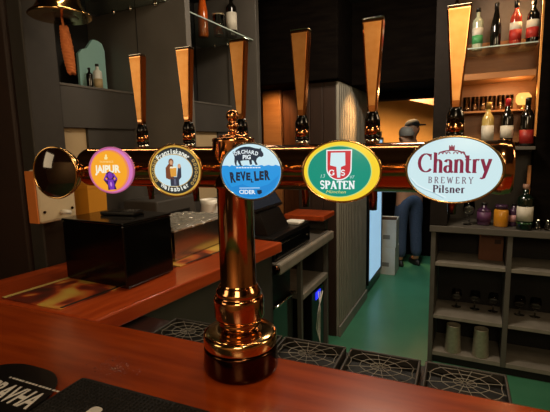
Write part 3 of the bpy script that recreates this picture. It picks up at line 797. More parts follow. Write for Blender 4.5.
dm_ = MB(); rd = random.Random(4)
for i in range(110):
    x = rd.gauss(0, .030); y = rd.gauss(0, .016); r = rd.uniform(.0006, .0016)
    dm_.lathe([(r, 0), (r * .8, r * .35), (1e-6, r * .5)], glassm, 8, Matrix.Translation((x, y, 0)))
dp = dm_.build('water_droplets'); place(dp, -.70, .665, 1.0802, TB)
tag(dp, 'sprinkle of water droplets on the red bar behind the rubber mat', 'droplets', kind='stuff')

# ------------------------------------------------------------------ things on the side counter
bx = thing('storage_box', 'glossy black box standing on the side counter beside the bar runner', 'box', -1.222, 1.165, 1.083, TR, extra=-2)
MB().bbox(-.158, .158, -.12, .12, 0, .222, blackg, .006).build('body', bx)
MB().bbox(-.160, .160, -.122, .122, .2225, .232, blackg, .004).build('lid', bx)
cr = thing('card_reader', 'flat dark card reader lying on top of the black box', 'card reader', -1.22, 1.19, 1.3155, TR, extra=10)
MB().bbox(-.075, .075, -.035, .035, 0, .014, blackp, .004).build('body', cr)
MB().bbox(-.06, .01, -.028, .028, .0142, .0155, blackg, .0005).build('screen', cr)
kp = MB()
for i in range(4):
    for j in range(3): kp.bbox(.018 + i * .013, .027 + i * .013, -.024 + j * .017, -.012 + j * .017, .0142, .017, darkgrey, .001)
kp.build('keypad', cr)

st = thing('steel_container', 'stainless steel catering container covered with crumpled cling film', 'container', -1.255, 1.58, 1.0825, TR)
c = MB()
c.bbox(-.12, .12, -.195, .195, 0, .006, traysteel, .002)
for q in ((-.12, .12, -.195, -.19), (-.12, .12, .19, .195), (-.12, -.115, -.19, .19), (.115, .12, -.19, .19)): c.bbox(q[0], q[1], q[2], q[3], .006, .128, traysteel, .001)
c.build('body', st)
r_ = MB()
for q in ((-.128, .128, -.203, -.188), (-.128, .128, .188, .203), (-.128, -.113, -.188, .188), (.113, .128, -.188, .188)): r_.bbox(q[0], q[1], q[2], q[3], .1285, .136, steel, .002)
r_.build('rim', st)
fm = MB(); n = 26; m_ = 16; vs = []
for i in range(n + 1):
    for j in range(m_ + 1):
        x = -.135 + .27 * j / m_; y = -.21 + .42 * i / n
        e = max(abs(x) / .135, abs(y) / .21)
        z = .1375 + .020 * abs(math.sin(i * 1.3 + j * .9)) * (1 - e * .6) + random.uniform(0, .008) - (.012 if e > .97 else 0)
        vs.append((x, y, max(z, .1370 if e < .94 else .118)))
fm.add(vs, [(i * (m_ + 1) + j, i * (m_ + 1) + j + 1, (i + 1) * (m_ + 1) + j + 1, (i + 1) * (m_ + 1) + j) for i in range(n) for j in range(m_)], film)
fm.build('cling_film', st)

gb = thing('equipment_box', 'dark grey box behind the steel container against the wall', 'box', -1.50, 1.75, 1.078, TR)
MB().bbox(-.12, .10, -.16, .16, .012, .225, darkgrey, .008).build('casing', gb)
for sx in (-.09, .07):
    for sy in (-.13, .13): MB().lathe([(.012, 0), (.012, .012)], rubber, 12, Matrix.Translation((sx, sy, 0))).build('foot', gb)
MB().bbox(.1005, .103, -.10, .10, .06, .16, blackp, .001).build('front_plate', gb)

jg = thing('jug', 'white plastic jug with a looped handle right of the grey box', 'jug', -1.36, 1.98, 1.078, TR)
MB().lathe([(.038, 0), (.044, .004), (.05, .10), (.046, .16), (.052, .19), (.047, .188), (.042, .16), (.045, .10), (.04, .008), (1e-6, .008)], white, 28).build('body', jg)
MB().tube([(.044, -.0, .155), (.075, -.02, .172), (.10, -.035, .15), (.10, -.035, .10), (.08, -.02, .05), (.048, 0, .04)], .008, white, 10).build('handle', jg)

# cream wall box with orange side, amber tub shape for a lit surface next to it
cb = thing('wall_box', 'cream box with an orange side and two screws hanging behind the unlit badge', 'box', -1.52, 1.13, 1.283, TR, extra=0)
MB().bbox(-.03, .02, -.085, .085, 0, .21, cream, .012).build('casing', cb)
MB().bbox(-.031, .021, -.092, -.0855, .004, .206, orangep, .002).build('side_panel', cb)
sm = MB()
for (y, z) in ((-.062, .045), (.062, .045), (.062, .165), (-.062, .165)):
    MB().lathe([(.006, 0), (.006, .003), (.004, .004)], bronze, 12, Matrix.Translation((.0205, y, z)) @ Matrix.Rotation(PI / 2, 4, 'Y')).build('screw', cb)
MB().tube([(.020, .012, .035), (.045, .012, .037), (.052, .03, .032)], .009, white, 10).build('valve', cb)
at = thing('lit_surface_tub', 'tall amber tub shape imitating a lit surface between the cream box and the black box', 'tub', -1.53, 1.31, 1.078, TR)
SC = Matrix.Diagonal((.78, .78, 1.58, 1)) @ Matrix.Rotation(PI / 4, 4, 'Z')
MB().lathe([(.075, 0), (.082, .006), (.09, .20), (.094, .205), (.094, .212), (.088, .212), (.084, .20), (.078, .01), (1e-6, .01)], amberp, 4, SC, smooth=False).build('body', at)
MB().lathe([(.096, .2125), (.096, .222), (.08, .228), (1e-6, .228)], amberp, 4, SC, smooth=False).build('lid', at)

# ------------------------------------------------------------------ till counter at the far end
tcn = thing('till_stand', 'grey metal equipment stand past the end of the side counter', 'stand', -1.18, 2.42, 0, TR)
MB().bbox(-.25, .235, -.46, .48, .905, .935, shelfgrey, .006).build('top_shelf', tcn)
MB().bbox(.2355, .27, -.46, .48, .872, .936, shelfboard, .012).build('rounded_edge', tcn)
MB().lathe([(1e-6, 0), (.018, 0), (.026, .006), (.026, .016), (.018, .024), (1e-6, .026)], bronze, 20, Matrix.Translation((.245, -.461, .905)) @ Matrix.Rotation(PI / 2, 4, 'X')).build('end_knob', tcn)
MB().bbox(-.25, .235, -.05, .44, .585, .625, shelfboard, .006).build('lower_shelf', tcn)
for (x, y) in ((.215, -.06), (.215, .45), (-.23, -.42), (-.23, .45)):
    MB().bbox(x - .015, x + .015, y - .015, y + .015, 0, .904, shelfgrey, .003).build('post', tcn)
MB().box(-.26, -.252, -.46, .48, 0, .93, blackin).build('back_panel', tcn)
# cash drawer, printer, paper
cdw = thing('cash_drawer', 'low black cash drawer on the grey stand', 'cash drawer', -1.14, 2.22, .936, TR)
MB().bbox(-.22, .185, -.24, .30, 0, .132, blackp, .005).build('casing', cdw)
MB().bbox(.1855, .192, -.225, .285, .012, .112, blackg, .003).build('drawer_front', cdw)
MB().bbox(.1925, .196, -.15, .12, .085, .091, chrome, .001).build('handle', cdw)
MB().lathe([(.008, 0), (.008, .006)], chrome, 14, Matrix.Translation((.1925, .24, .06)) @ Matrix.Rotation(PI / 2, 4, 'Y')).build('lock', cdw)
pr_ = thing('till', 'black till printer with a tilted screen on the cash drawer', 'till', -1.12, 2.17, 1.0695, TR)
MB().add([(-.15, -.15, 0), (.11, -.15, 0), (.11, .15, 0), (-.15, .15, 0), (-.15, -.13, .15), (.05, -.13, .12), (.05, .13, .12), (-.15, .13, .15)],
         [(3, 2, 1, 0), (4, 5, 6, 7), (0, 1, 5, 4), (1, 2, 6, 5), (2, 3, 7, 6), (3, 0, 4, 7)], blackp).build('body', pr_)
sc_ = MB(); Ms = Matrix.Translation((.0, 0, .19)) @ Matrix.Rotation(R(-35), 4, 'Y')
sc_.bbox(-.02, .005, -.18, .20, -.075, .085, blackp, .005, Ms); sc_.build('screen_casing', pr_)
MB().bbox(.0055, .007, -.165, .185, -.06, .07, mat('screen_glass', (40, 46, 60), .08), .0004, Ms).build('screen', pr_)
MB().tube([(-.06, 0, .13), (-.03, 0, .17)], .02, blackp, 12).build('neck', pr_)
pp = thing('paper_roll', 'small white paper slip lying on the cash drawer', 'paper', -1.02, 2.42, 1.0695, TR)
MB().bbox(-.05, .05, -.05, .05, 0, .018, paper, .004).build('stack', pp)
MB().add([(.05, -.035, .004), (.075, -.035, .020), (.075, .035, .020), (.05, .035, .004), (.05, -.035, .005), (.075, -.035, .021), (.075, .035, .021), (.05, .035, .005)],
         [(0, 1, 2, 3), (7, 6, 5, 4), (0, 4, 5, 1), (1, 5, 6, 2), (2, 6, 7, 3), (3, 7, 4, 0)], paper).build('curl', pp)
fc_ = thing('end_counter', 'short red wooden counter piece beyond the cash drawer', 'counter', -1.13, 2.78, 0, TR)
MB().bbox(-.10, .20, -.06, .20, 1.03, 1.07, counterwood, .008).build('worktop', fc_)
MB().box(-.08, .15, .13, .16, .937, 1.03, darkgrey).build('support', fc_)
MB().box(-.08, .15, .165, .195, 0, 1.03, darkgrey).build('end_panel', fc_)

# glasswasher, bottle, cables under the stand
gw = thing('glasswasher', 'black glasswasher with a dark glass door under the grey stand', 'glasswasher', -1.15, 2.155, 0, TR)
MB().bbox(-.24, .13, -.18, .185, .015, .83, blackp, .006).build('casing', gw)
MB().bbox(.131, .15, -.165, .17, .06, .64, mat('smoked_glass', (34, 40, 36), .1, coat=.4), .004).build('door', gw)
MB().tube([(.1505, -.13, .665), (.18, -.13, .665), (.18, .14, .665), (.1505, .14, .665)], .008, chrome, 10).build('handle', gw)
for sx in (-.2, .09):
    for sy in (-.15, .15): MB().lathe([(.015, 0), (.015, .015)], rubber, 10, Matrix.Translation((sx, sy, 0))).build('foot', gw)
eb = thing('control_unit', 'small black control unit with a blue light on the floor under the stand', 'control unit', -1.06, 2.68, 0, TR)
MB().bbox(-.12, .10, -.12, .12, 0, .56, blackp, .006).build('casing', eb)
MB().bbox(.101, .104, -.05, .05, .49, .545, glow('blue_led', (40, 50, 255), 1.2), .001).build('display', eb)
cbm = MB()
for k in range(3):
    cbm.tube([(.0 + .012 * k, .01 * k, .56), (.012, -.02 * k, .44), (-.005 * k, .025 - .02 * k, .30), (.01, .01 * k, .16), (.006 * k, .02, .02)], .004, white, 8)
cbo = cbm.build('cables'); place(cbo, -.935, 2.62, 0.0, TR); tag(cbo, 'loose white cables hanging in front of the control unit', 'cable')

# ------------------------------------------------------------------ passage: fridge and cartons
fr_ = thing('drinks_fridge', 'tall glass door fridge glowing pale blue in the passage', 'fridge', -1.2, 4.50, 0, TR)
MB().box(-.28, .24, -.34, .34, 0.0, .09, blackp).build('plinth', fr_)
k = MB()
k.box(-.28, -.26, -.34, .34, .09, 1.62, blackp); k.box(-.26, .24, -.34, -.32, .09, 1.62, blackp); k.box(-.26, .24, .32, .34, .09, 1.62, blackp)
k.box(-.28, .24, -.34, .34, 1.62, 1.68, blackp); k.box(-.26, .24, -.32, .32, .09, .11, blackp)
k.build('cabinet', fr_)
MB().box(-.258, -.25, -.318, .318, .112, 1.618, glow('fridge_light', (190, 226, 240), 1.4)).build('light_panel', fr_)
dm = mat('frosted_door', (190, 222, 240), .5, trans=.6, emit=.28)
MB().bbox(.2405, .255, -.31, .31, .13, 1.59, dm, .003).build('door_glass', fr_)
d_ = MB()
for q in ((-.338, -.311, .10, 1.615), (.311, .338, .10, 1.615), (-.311, .311, .10, .129), (-.311, .311, 1.591, 1.615)): d_.bbox(.2405, .262, q[0], q[1], q[2], q[3], blackp, .003)
d_.build('door_frame', fr_)
for i, (z, lb) in enumerate(((0, 'white carton on the floor beside the fridge, lower of two'), (.332, 'white open carton on top of another beside the fridge'))):
    t = thing('carton', lb, 'carton', -.90, 5.06, z, TR, 'stacked cartons', extra=3 * i)
    MB().bbox(-.12, .10, -.14, .14, 0, .33, carton, .004).build('body', t)
    MB().box(-.05, .03, -.1415, -.1405, .10, .15, mat('carton_print', (120, 116, 108), .7)).build('print', t)
    if i == 1:
        f_ = MB(); f_.box(-.12, -.116, -.14, .14, .3305, .38, cardboard); f_.add([(-.12, -.14, .331), (.10, -.14, .331), (.11, -.17, .37), (-.12, -.17, .37), (-.12, -.139, .334), (.10, -.139, .334), (.11, -.168, .373), (-.12, -.168, .373)],
              [(0, 1, 2, 3), (7, 6, 5, 4), (0, 4, 5, 1), (1, 5, 6, 2), (2, 6, 7, 3), (3, 7, 4, 0)], cardboard)
        f_.build('flap', t)

# ------------------------------------------------------------------ left shelf bays
def shelf_glass(a0, a1, b0, b1, z, label):
    t = thing('glass_shelf', label, 'shelf', (a0 + a1) / 2, (b0 + b1) / 2, z, TR, 'glass shelves on the left wall')
    x, y = (a1 - a0) / 2, (b1 - b0) / 2
    MB().bbox(-x, x, -y, y, 0, .008, shelfglass, .001).build('pane', t)
    MB().box(x + .0003, x + .002, -y, y, .0008, .0072, glassedge).box(-x, x, -y - .002, -y - .0003, .0008, .0072, glassedge).build('edge', t)
    for px in (-x * .45, x * .05, x * .75):
        MB().lathe([(1e-6, -.014), (.009, -.013), (.011, -.004), (.011, .012), (.006, .016), (1e-6, .016)], chrome, 14, Matrix.Translation((px, y + .001 - .012, .0))).build('clip', t)
    return t
shelf_glass(-1.86, -1.40, 1.31, 1.748, 2.27, 'clear glass shelf with chrome clips at top left, above the teal panel')
shelf_glass(-1.88, -1.45, 1.80, 2.742, 2.293, 'clear glass shelf holding bottles, left of the grey post')

def bottle(label, a, b, z, h, r, gl, cap, lab=None, style='wine', th=TR, group=None, labz=(.22, .48), neck=None, lab2=None):
    t = thing('bottle', label, 'bottle', a, b, z, th, group, extra=random.uniform(-20, 20))
    nr = r * .36
    if style == 'wine': pr = [(r * .9, 0), (r, .012), (r, h * .60), (r * .92, h * .66), (r * .6, h * .73), (nr, h * .79), (nr, h * .97)]
    elif style == 'hock': pr = [(r * .9, 0), (r, .012), (r, h * .45), (r * .85, h * .58), (r * .55, h * .74), (nr, h * .86), (nr, h * .97)]
    elif style == 'spirit': pr = [(r * .93, 0), (r, .010), (r, h * .66), (r * .95, h * .71), (r * .5, h * .77), (nr, h * .80), (nr, h * .93)]
    else: pr = [(r * .95, 0), (r, .010), (r * .96, h * .7), (r * .6, h * .82), (nr * 1.2, h * .85), (nr * 1.2, h * .94)]
    MB().lathe(pr, gl, 24).build('body', t)
    top = pr[-1]
    MB().lathe([(top[0] * 1.15, h * (.84 if style in ('wine', 'hock') else .90)), (top[0] * 1.2, h * .985), (top[0] * 1.05, h), (1e-6, h)], cap, 18).build('cap', t)
    if lab:
        MB().lathe([(r + .0004, h * labz[0]), (r + .0006, h * labz[1])], lab, 24).build('label', t)
    if lab2:
        m2, z0, z1 = lab2
        MB().lathe([(r + .0008, h * z0), (r + .0010, h * z1)], m2, 24).build('band', t)
    return t
bottle('green bottle with a white label at the left end of the glass shelf', -1.68, 2.22, 2.302, .29, .038, greenglass, capblack, labelw, group='bottles on the left glass shelf')
bottle('tall orange bottle on the glass shelf behind the second tap handle', -1.70, 2.50, 2.302, .33, .034, amberglass, capred, None, 'hock', group='bottles on the left glass shelf')
gk = thing('beer_glass', 'glass of orange beer with a pale head on the glass shelf', 'glass', -1.60, 2.54, 2.302, TR)
MB().lathe([(.034, 0), (.036, .005), (.042, .14), (.040, .14), (.034, .008), (1e-6, .008)], glassm, 28).build('glass', gk)
MB().lathe([(.0335, .009), (.039, .120), (1e-6, .120)], amberglass, 28).build('beer', gk)
MB().lathe([(.039, .1205), (.0398, .134), (.02, .139), (1e-6, .139)], mat('beer_head', (240, 220, 180), .8), 28).build('head', gk)
bottle('dark whisky bottle with a white label at the right end of the glass shelf', -1.535, 2.60, 2.302, .27, .036, darkglass, capblack, labelw, 'spirit', labz=(.14, .56), group='bottles on the left glass shelf')
bottle('squat bottle with an orange label at the near end of the glass shelf', -1.72, 2.02, 2.302, .22, .04, greenglass, capred, mat('orange_label', (190, 88, 44), .55), 'spirit', labz=(.1, .6), group='bottles on the left glass shelf')
def tumbler(label, a, b, z, h=.12, r=.036, group=None):
    t = thing('tumbler', label, 'glass', a, b, z, TR, group)
    MB().lathe([(r * .85, 0), (r * .87, .004), (r, h), (r - .002, h), (r * .84, .01), (1e-6, .01)], glassm, 24).build('glass', t)
    return t
tumbler('upright tumbler on the top left glass shelf, nearer the bell', -1.72, 1.42, 2.279, .13, .042, group='tumblers on the top left glass shelf')
tumbler('upright tumbler on the top left glass shelf, further from the bell', -1.70, 1.56, 2.279, .13, .042, group='tumblers on the top left glass shelf')
# niche contents; the teal board is a reflection given solid form
tp_ = thing('reflection_board', 'pale teal board with rounded shoulders imitating a bluish reflection in the niche', 'board', -1.815, 1.64, 1.858, TR)
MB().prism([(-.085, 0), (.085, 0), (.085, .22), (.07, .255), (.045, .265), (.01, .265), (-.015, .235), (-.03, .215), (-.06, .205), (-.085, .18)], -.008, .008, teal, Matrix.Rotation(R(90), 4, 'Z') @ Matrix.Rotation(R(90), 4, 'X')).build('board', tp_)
bottle('small white topped bottle standing in front of the teal board', -1.72, 1.585, 1.858, .125, .021, mat('white_glaze', (220, 222, 214), .3), capblack, mat('tan_label', (170, 150, 110), .6), 'spirit', labz=(.0, .42), group='small bottles in the niche')
bottle('slim dark bottle left of the white topped bottle', -1.72, 1.535, 1.858, .10, .015, darkglass, capblack, None, 'spirit', group='small bottles in the niche')

# brass bell with rope
bl = thing('bell', 'brass bell with an orange braided pull rope at top left', 'bell', -1.375, 1.12, 1.84, TR)
MB().lathe([(.104, .200), (.108, .203), (.104, .209), (.088, .222), (.074, .245), (.066, .285), (.060, .33), (.050, .36), (.03, .375), (1e-6, .378)], brass, 48).build('dome', bl)
MB().lathe([(1e-6, .199), (.06, .200), (.098, .204), (.098, .2045), (.07, .235), (1e-6, .30)], copper, 48).build('mouth', bl)
MB().tube([(-.01, 0, .376), (-.01, 0, .43), (-.08, .03, .47), (-.20, .07, .47)], .012, bronze, 12).build('bracket', bl)
rp_ = MB()
for s in range(3):
    pts = []
    for i in range(40):
        t = i / 39; ang = t * 5.2 * 2 * PI + s * 2 * PI / 3; rr = .0095
        pts.append((.012 + .028 * (1 - t) * 0 + rr * math.cos(ang) + .020 * (t), rr * math.sin(ang), .165 - .165 * t))
    rp_.tube(pts, [.006 + .006 * math.sin(PI * min(1, (i + 1) / 40 * 1.0)) for i in range(40)], rope, 8)
rp_.build('pull_rope', bl)
MB().tube([(.0, 0, .235), (.008, 0, .185), (.012, 0, .160)], .004, rope, 8).build('cord', bl)

# ------------------------------------------------------------------ back bar shelving on the right
sb = thing('shelf_unit', 'dark grey back bar shelving unit against the right wall', 'shelving', .45, 3.0, 0, TR)
X0, X1, XD, D = -.70, 1.35, -.225, .34
b = MB()
b.bbox(X0, X0 + .03, 0, D, 0, .955, shelfgrey, .002); b.build('side_panel', sb)
MB().bbox(XD - .015, XD + .015, 0, D, .06, .955, shelfgrey, .002).build('divider', sb)
MB().bbox(.55, .58, 0, D, .06, .955, shelfgrey, .002).build('divider', sb)
MB().bbox(X0 - .01, X1, -.02, D + .02, .956, 1.0, shelfgrey, .004).build('counter_top', sb)
MB().box(X0 + .031, X1, D - .012, D, .02, .95, blackin).build('back_panel', sb)
MB().box(X0 + .031, X1, .03, D - .013, 0, .059, blackin).build('plinth', sb)
for (z, zz) in ((.715, .74), (.335, .36), (.06, .09)):
    for (x0, x1) in ((X0 + .031, XD - .016), (XD + .016, .549)):
        MB().bbox(x0, x1, .004, D - .013, z, zz, shelfboard, .002).build('shelf', sb)
su = thing('upper_shelves', 'tall upper back bar shelves with warm wooden back above the grey counter', 'shelving', .45, 3.0, 1.0, TR)
H1 = CEIL - 1.0 - .004
MB().bbox(-.71, -.60, -.02, D + .02, .001, H1, mat('gable_brown', (27, 23, 20), .7, spec=.1, c2=(32, 27, 24)), .004).build('side_panel', su)
MB().bbox(-.12, .05, .09, .20, .001, H1, beamm, .006).build('corner_post', su)
MB().bbox(-.135, -.122, .0, .02, .58, H1, gold, .002).build('brass_edge', su)
MB().box(-.599, 1.3, D - .012, D + .02, .001, .50, darkgrey).build('lower_back', su)
MB().box(-.599, 1.3, D - .012, D + .02, .545, 1.22, amberwood).build('wooden_back', su)
MB().box(-.599, 1.3, D - .012, D + .02, 1.221, H1, mat('taupe_panel', (112, 96, 84), .5, c2=(104, 88, 76))).build('upper_back', su)
MB().bbox(-.599, -.121, .0, D - .013, .50, .52, shelfgrey, .003).build('bottle_shelf', su)
MB().bbox(.06, 1.3, .0, D - .013, .50, .52, shelfgrey, .003).build('bottle_shelf', su)
MB().bbox(-.599, -.136, .06, D - .013, .945, .985, amberwood, .004).build('wooden_shelf', su)
MB().bbox(-.599, -.136, .17, D - .013, .745, .757, amberwood, .002).build('glass_rack_shelf', su)
MB().bbox(-.599, -.136, .05, D - .013, 1.136, 1.144, shelfglass, .001).build('glass_shelf', su)
MB().box(-.599, -.136, .0475, .0495, 1.1365, 1.1435, glassedge).build('glass_edge', su)
MB().bbox(-.145, -.125, .10, .13, .03, .40, amberwood, .003).build('wooden_strip', su)
point('bulb_light', W(.27, 3.14, 2.385), 2.0, AMBER, .02)
point('small_lamp_light', W(.20, 3.10, 1.86), 1.5, AMBER, .02)
lo = thing('shelf_lamp', 'small bright bulb at the top right of the upper shelves', 'lamp', .318, 3.045, 2.40, TR)
MB().lathe([(1e-6, -.022), (.014, -.017), (.02, 0), (.014, .017), (.008, .024)], glow('bulb', (255, 240, 200), 6), 16).build('bulb', lo)
MB().lathe([(.012, .0245), (.014, .05), (.014, .23)], chrome, 14).build('holder', lo)
spot('shelf_light_lower', W(.10, 3.10, 1.93), W(.10, 3.33, 1.60), 1.2, AMBER, 130, .7, .04)
spot('shelf_light_upper', W(.10, 3.02, 2.52), W(.10, 3.30, 1.9), 1.2, AMBER, 130, .7, .04)
la = thing('glowing_lamp', 'small amber glowing lamp behind the wine bottles', 'lamp', .27, 3.25, 1.758, TR)
MB().lathe([(.03, 0), (.03, .008), (.006, .012), (.006, .03)], brass, 20).build('base', la)
MB().lathe([(.032, .031), (.045, .05), (.045, .085), (.030, .105)], glow('amber_shade', (255, 190, 96), 1.4), 20).build('shade', la)

# bottles: upper glass shelf
UZ = 2.1445
for (a, lb, h, r, gl, cap, lab, st_, l2) in (
    (-.02, 'clear bottle with a green and white label, leftmost on the upper glass shelf', .26, .032, mat('pale_clear', (170, 176, 150), .06, coat=.5), capblack, labelw, 'spirit', (labelgreen, .14, .34)),
    (.085, 'plain dark bottle, second on the upper glass shelf', .275, .031, darkglass, capblack, None, 'hock', None),
    (.195, 'rose bottle with a red and white label, third on the upper glass shelf', .27, .033, pinkglass, capblack, labelw, 'wine', (labelred, .12, .36)),
    (.287, 'dark bottle with a red and white label, rightmost on the upper glass shelf', .275, .034, darkglass, capblack, labelw, 'wine', (labelred, .14, .36))):
    bottle(lb, a, 3.15, UZ, h, r, gl, cap, lab, st_, group='bottles on the upper glass shelf', labz=(.30, .52), lab2=l2)
# wine bottles on the middle shelf
MZ = 1.5205
bottle('white wine bottle with a pale label on the middle shelf', .065, 3.10, MZ, .285, .036, palewine, mat('gold_foil', (190, 150, 80), .3, .7), labelw, 'wine', group='wine bottles on the middle shelf', labz=(.14, .48))
bottle('red wine bottle with a red cap and white label on the middle shelf', .175, 3.10, MZ, .30, .037, darkglass, capred, labelw, 'wine', group='wine bottles on the middle shelf', labz=(.18, .44))
bottle('dark wine bottle with a black cap and red label on the middle shelf', .285, 3.10, MZ, .30, .039, darkglass, capblack, mat('dark_red_label', (150, 34, 28), .5), 'wine', group='wine bottles on the middle shelf', labz=(.06, .34))
# row of tumblers behind
pos = ['first', 'second', 'third', 'fourth', 'fifth', 'sixth']
for i in range(6):
    tumbler('%s from the left in the row of tumblers behind the wine bottles' % pos[i], -.07 + .052 * i, 3.26, 1.7575, .10, .024, 'tumblers behind the wine bottles')
# counter items
CZ = 1.0005
def stem_glass(label, a, b, z, h=.15, r=.034, group=None):
    t = thing('stemmed_glass', label, 'glass', a, b, z, TR, group)
    MB().lathe([(r * .9, 0), (r * .9, .003), (.006, .008), (.004, h * .3), (.006, h * .36)], glassm, 22).build('stem', t)
    MB().lathe([(.006, h * .362), (r * .7, h * .45), (r, h * .65), (r * .85, h), (r * .82, h), (r * .96, h * .65), (r * .66, h * .47), (1e-6, h * .40)], glassm, 22).build('bowl', t)
    return t
stem_glass('stemmed glass on the grey counter below the white badge', -.022, 3.09, CZ, .16, .038)
bottle('squat purple bottle on the grey counter, left of the amber jar', .07, 3.11, CZ, .15, .043, purpleglass, capblack, mat('purple_label', (86, 46, 84), .5), 'spirit', labz=(.15, .6), group='bottles on the grey counter')
jr = thing('jar', 'amber jar with a dark lid on the grey counter', 'jar', .17, 3.09, CZ, TR)
MB().lathe([(.04, 0), (.044, .006), (.044, .105), (.036, .115)], mat('amber_jar', (196, 132, 36), .15, coat=.4), 28).build('body', jr)
MB().lathe([(.038, .1155), (.039, .14), (.036, .145), (1e-6, .145)], purpleglass, 28).build('lid', jr)
bottle('small purple bottle with a pink label, right of the amber jar', .245, 3.13, CZ, .15, .032, purpleglass, capblack, mat('pink_label', (190, 140, 140), .5), 'spirit', labz=(.2, .5), group='bottles on the grey counter')
bottle('large dark green bottle with a pale label on the grey counter', .297, 3.03, CZ, .285, .046, mat('very_dark_green', (14, 26, 18), .06, coat=.5), mat('pink_foil', (170, 130, 110), .3), labelw, 'spirit', labz=(.20, .52), lab2=(greenglass, .12, .17), group='bottles on the grey counter')
def shot(label, a, b):
    t = thing('shot_glass', label, 'glass', a, b, CZ, TR, 'shot glasses')
    MB().lathe([(.017, 0), (.018, .004), (.022, .06), (.020, .06), (.016, .012), (1e-6, .012)], glassm, 20).build('glass', t)
shot('shot glass right of the dark green bottle, nearer to it', .372, 3.04); shot('shot glass right of the dark green bottle, further along the counter', .424, 3.04)
# lower shelves
for i, (a, z, lb) in enumerate(((-.080, .361, 'stemmed glass on the left lower shelf, leftmost of three'), (.042, .361, 'stemmed glass on the left lower shelf, middle of three'), (.160, .361, 'stemmed glass on the left lower shelf, rightmost of three'),
                                (.322, .361, 'stemmed glass on the right lower shelf, left of the pair'), (.415, .361, 'stemmed glass on the right lower shelf, right of the pair'))):
    stem_glass(lb, a, 3.22, z, .13, .036, 'stemmed glasses on the lower shelves')
cups = []
for a, lb in ((-.088, 'stainless steel cup on the bottom shelf, left of the pair'), (.088, 'stainless steel cup on the bottom shelf, right of the pair')):
    t = thing('steel_cup', lb, 'cup', a, 3.06, .0905, TR, 'steel cups')
    MB().lathe([(.052, 0), (.054, .004), (.044, .19), (.046, .194), (.042, .194), (.040, .18), (1e-6, .18)], mat('cup_steel', (196, 186, 166), .5, .55, (176, 166, 148), 40), 36).build('cup', t)
cbx = thing('cardboard_box', 'small brown cardboard box on the top inner shelf of the grey unit', 'box', .124, 3.22, .741, TR)
MB().bbox(-.075, .075, -.05, .05, 0, .19, cardboard, .003).build('body', cbx)
MB().box(.02, .06, -.0512, -.0503, .12, .15, mat('dark_print', (60, 40, 32), .8)).build('print', cbx)

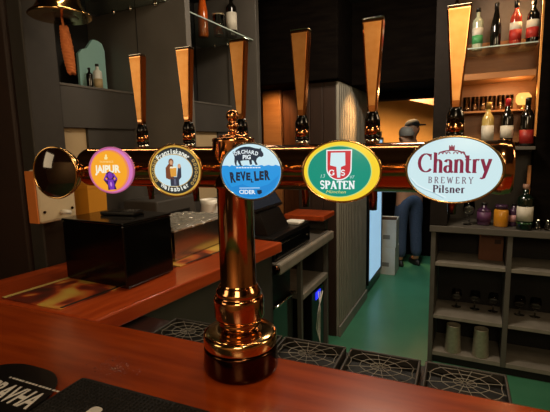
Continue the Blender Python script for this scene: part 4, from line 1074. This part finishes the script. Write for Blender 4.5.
# ------------------------------------------------------------------ people
def skin_mesh(name, verts, edges, radii, m, parent=None, root=0, sub=2, loc=(0, 0, 0), rz=0):
    me = bpy.data.meshes.new(name); me.from_pydata(verts, edges, []); me.materials.append(m)
    o = bpy.data.objects.new(name, me); col.objects.link(o); o.location = loc; o.rotation_euler = (0, 0, rz)
    if parent: o.parent = parent
    sk = o.modifiers.new('skin', 'SKIN'); sk.use_smooth_shade = True
    if not me.skin_vertices: me.skin_vertices.new(name='')
    for i, r in enumerate(radii):
        r = r if isinstance(r, tuple) else (r, r)
        me.skin_vertices[0].data[i].radius = r; me.skin_vertices[0].data[i].use_root = (i == root)
    sb_ = o.modifiers.new('sub', 'SUBSURF'); sb_.levels = sub; sb_.render_levels = sub
    return o
def person(label, a, b, extra, hs, cap, trousers, lean=0):
    """standing figure facing local +x; arms bent forward"""
    t = thing('person', label, 'person', a, b, 0, TR, extra=extra)
    k = hs / 1.75
    V = [(0, 0, .95), (.0, 0, 1.10), (.01, 0, 1.28), (.0 + lean * .4, 0, 1.42), (.01 + lean, 0, 1.51), (.025 + lean, 0, 1.585), (.035 + lean, 0, 1.665), (.02 + lean, 0, 1.715)]
    Rr = [.125, .12, .135, .12, .055, .078, .104, .080]
    E_ = [(i, i + 1) for i in range(7)]
    def add(v, r, j): V.append(v); Rr.append(r); E_.append((j, len(V) - 1)); return len(V) - 1
    add((.115 + lean, 0, 1.625), .014, 6)                                  # nose
    for s in (-1, 1): add((.01 + lean, s * .088, 1.63), .014, 6)            # ears
    hands = []
    for s in (-1, 1):
        sh = add((lean * .4, s * .175, 1.41), .062, 3); el = add((.03 + lean * .5, s * .235, 1.14), .042, sh)
        wr = add((.26 + lean * .6, s * .17, 1.12), .030, el); pm = add((.33 + lean * .6, s * .155, 1.12), .036, wr)
        for f in range(4):
            k1 = add((.385 + lean * .6 - .004 * abs(f - 1), s * (.185 - .02 * f), 1.125), .0095, pm); add((.415 + lean * .6 - .006 * abs(f - 1), s * (.185 - .02 * f), 1.10), .008, k1)
        k1 = add((.335 + lean * .6, s * .105, 1.13), .011, pm); add((.365 + lean * .6, s * .09, 1.12), .009, k1)
        hp = add((0, s * .095, .90), .095, 0); kn = add((.02, s * .105, .50), .062, hp); an = add((-.01, s * .11, .09), .042, kn)
        add((.13, s * .12, .045), .035, an)
    V = [(x * k, y * k, z * k) for x, y, z in V]; Rr = [r * k for r in Rr]
    skin_mesh('body', V, E_, Rr, skin, t)
    # clothing
    tv = [(0, 0, .98), (0, 0, .90)]; te = [(0, 1)]; trd = [.142, .138]
    for s in (-1, 1):
        i0 = len(tv); tv += [(0, s * .095, .88), (.022, s * .105, .50), (-.008, s * .11, .10)]; trd += [.112, .084, .072]; te += [(1, i0), (i0, i0 + 1), (i0 + 1, i0 + 2)]
    skin_mesh('trousers', [(x * k, y * k, z * k) for x, y, z in tv], te, [r * k for r in trd], trousers, t)
    tv = [(0, 0, .96), (0, 0, 1.12), (.01, 0, 1.28), (lean * .4, 0, 1.425), (lean * .8, 0, 1.475)]; te = [(0, 1), (1, 2), (2, 3), (3, 4)]; trd = [.155, .145, .155, .135, .08]
    for s in (-1, 1):
        i0 = len(tv); tv += [(lean * .4, s * .18, 1.41), (.03 + lean * .5, s * .24, 1.14), (.20 + lean * .55, s * .19, 1.125)]; trd += [.078, .058, .045]; te += [(3, i0), (i0, i0 + 1), (i0 + 1, i0 + 2)]
    skin_mesh('top', [(x * k, y * k, z * k) for x, y, z in tv], te, [r * k for r in trd], cloth, t)
    for s in (-1, 1):
        MB().lathe([(.040, 0), (.046, .01), (.046, .03), (.036, .07), (.02, .085), (1e-6, .088)], shoe, 18, Matrix.Translation((.05 * k, s * .115 * k, 0)), sx=2.9, sy=1.0).build('shoe', t)
    ex = MB()
    for s in (-1, 1):
        ex.lathe([(1e-6, -.010), (.008, -.006), (.010, 0), (.008, .006), (1e-6, .010)], blackp, 10, Matrix.Translation(((.103 + lean) * k, s * .032 * k, 1.655 * k)))
    ex.build('eyes', t)
    MB().bbox((.104 + lean) * k, (.112 + lean) * k, -.022, .022, 1.583 * k, 1.589 * k, mat('lips', (140, 70, 62), .5), .002).build('mouth', t)
    hv = MB()
    n, mm = 20, 8; cx, cz = (.022 + lean) * k, 1.667 * k
    vs = []
    for i in range(mm + 1):
        ph = (PI * .56) * i / mm
        for j in range(n):
            th_ = 2 * PI * j / n
            rr = 1.0
            vs.append((cx + .106 * math.sin(ph) * math.cos(th_) - .004, .092 * math.sin(ph) * math.sin(th_), cz + .005 + .098 * math.cos(ph) + (.03 * math.sin(ph) * max(0, math.cos(th_)))))
    hv.add(vs, [(i * n + j, i * n + (j + 1) % n, (i + 1) * n + (j + 1) % n, (i + 1) * n + j) for i in range(mm) for j in range(n)], cloth if cap else hairg, True)
    ho = hv.build('cap' if cap else 'hair', t)
    if cap:
        MB().prism([(cx + .07, -.075), (cx + .15, -.06), (cx + .195, 0), (cx + .15, .06), (cx + .07, .075)], cz + .012, cz + .030, cloth).build('peak', ho)
    return t
person('person in blue jeans and dark top standing in the passage with back turned', -.72, 5.42, 125, 1.73, False, denim, .10)
person('person in a dark peaked cap and dark clothes behind the person in jeans', -.86, 6.40, -12, 1.86, True, cloth)
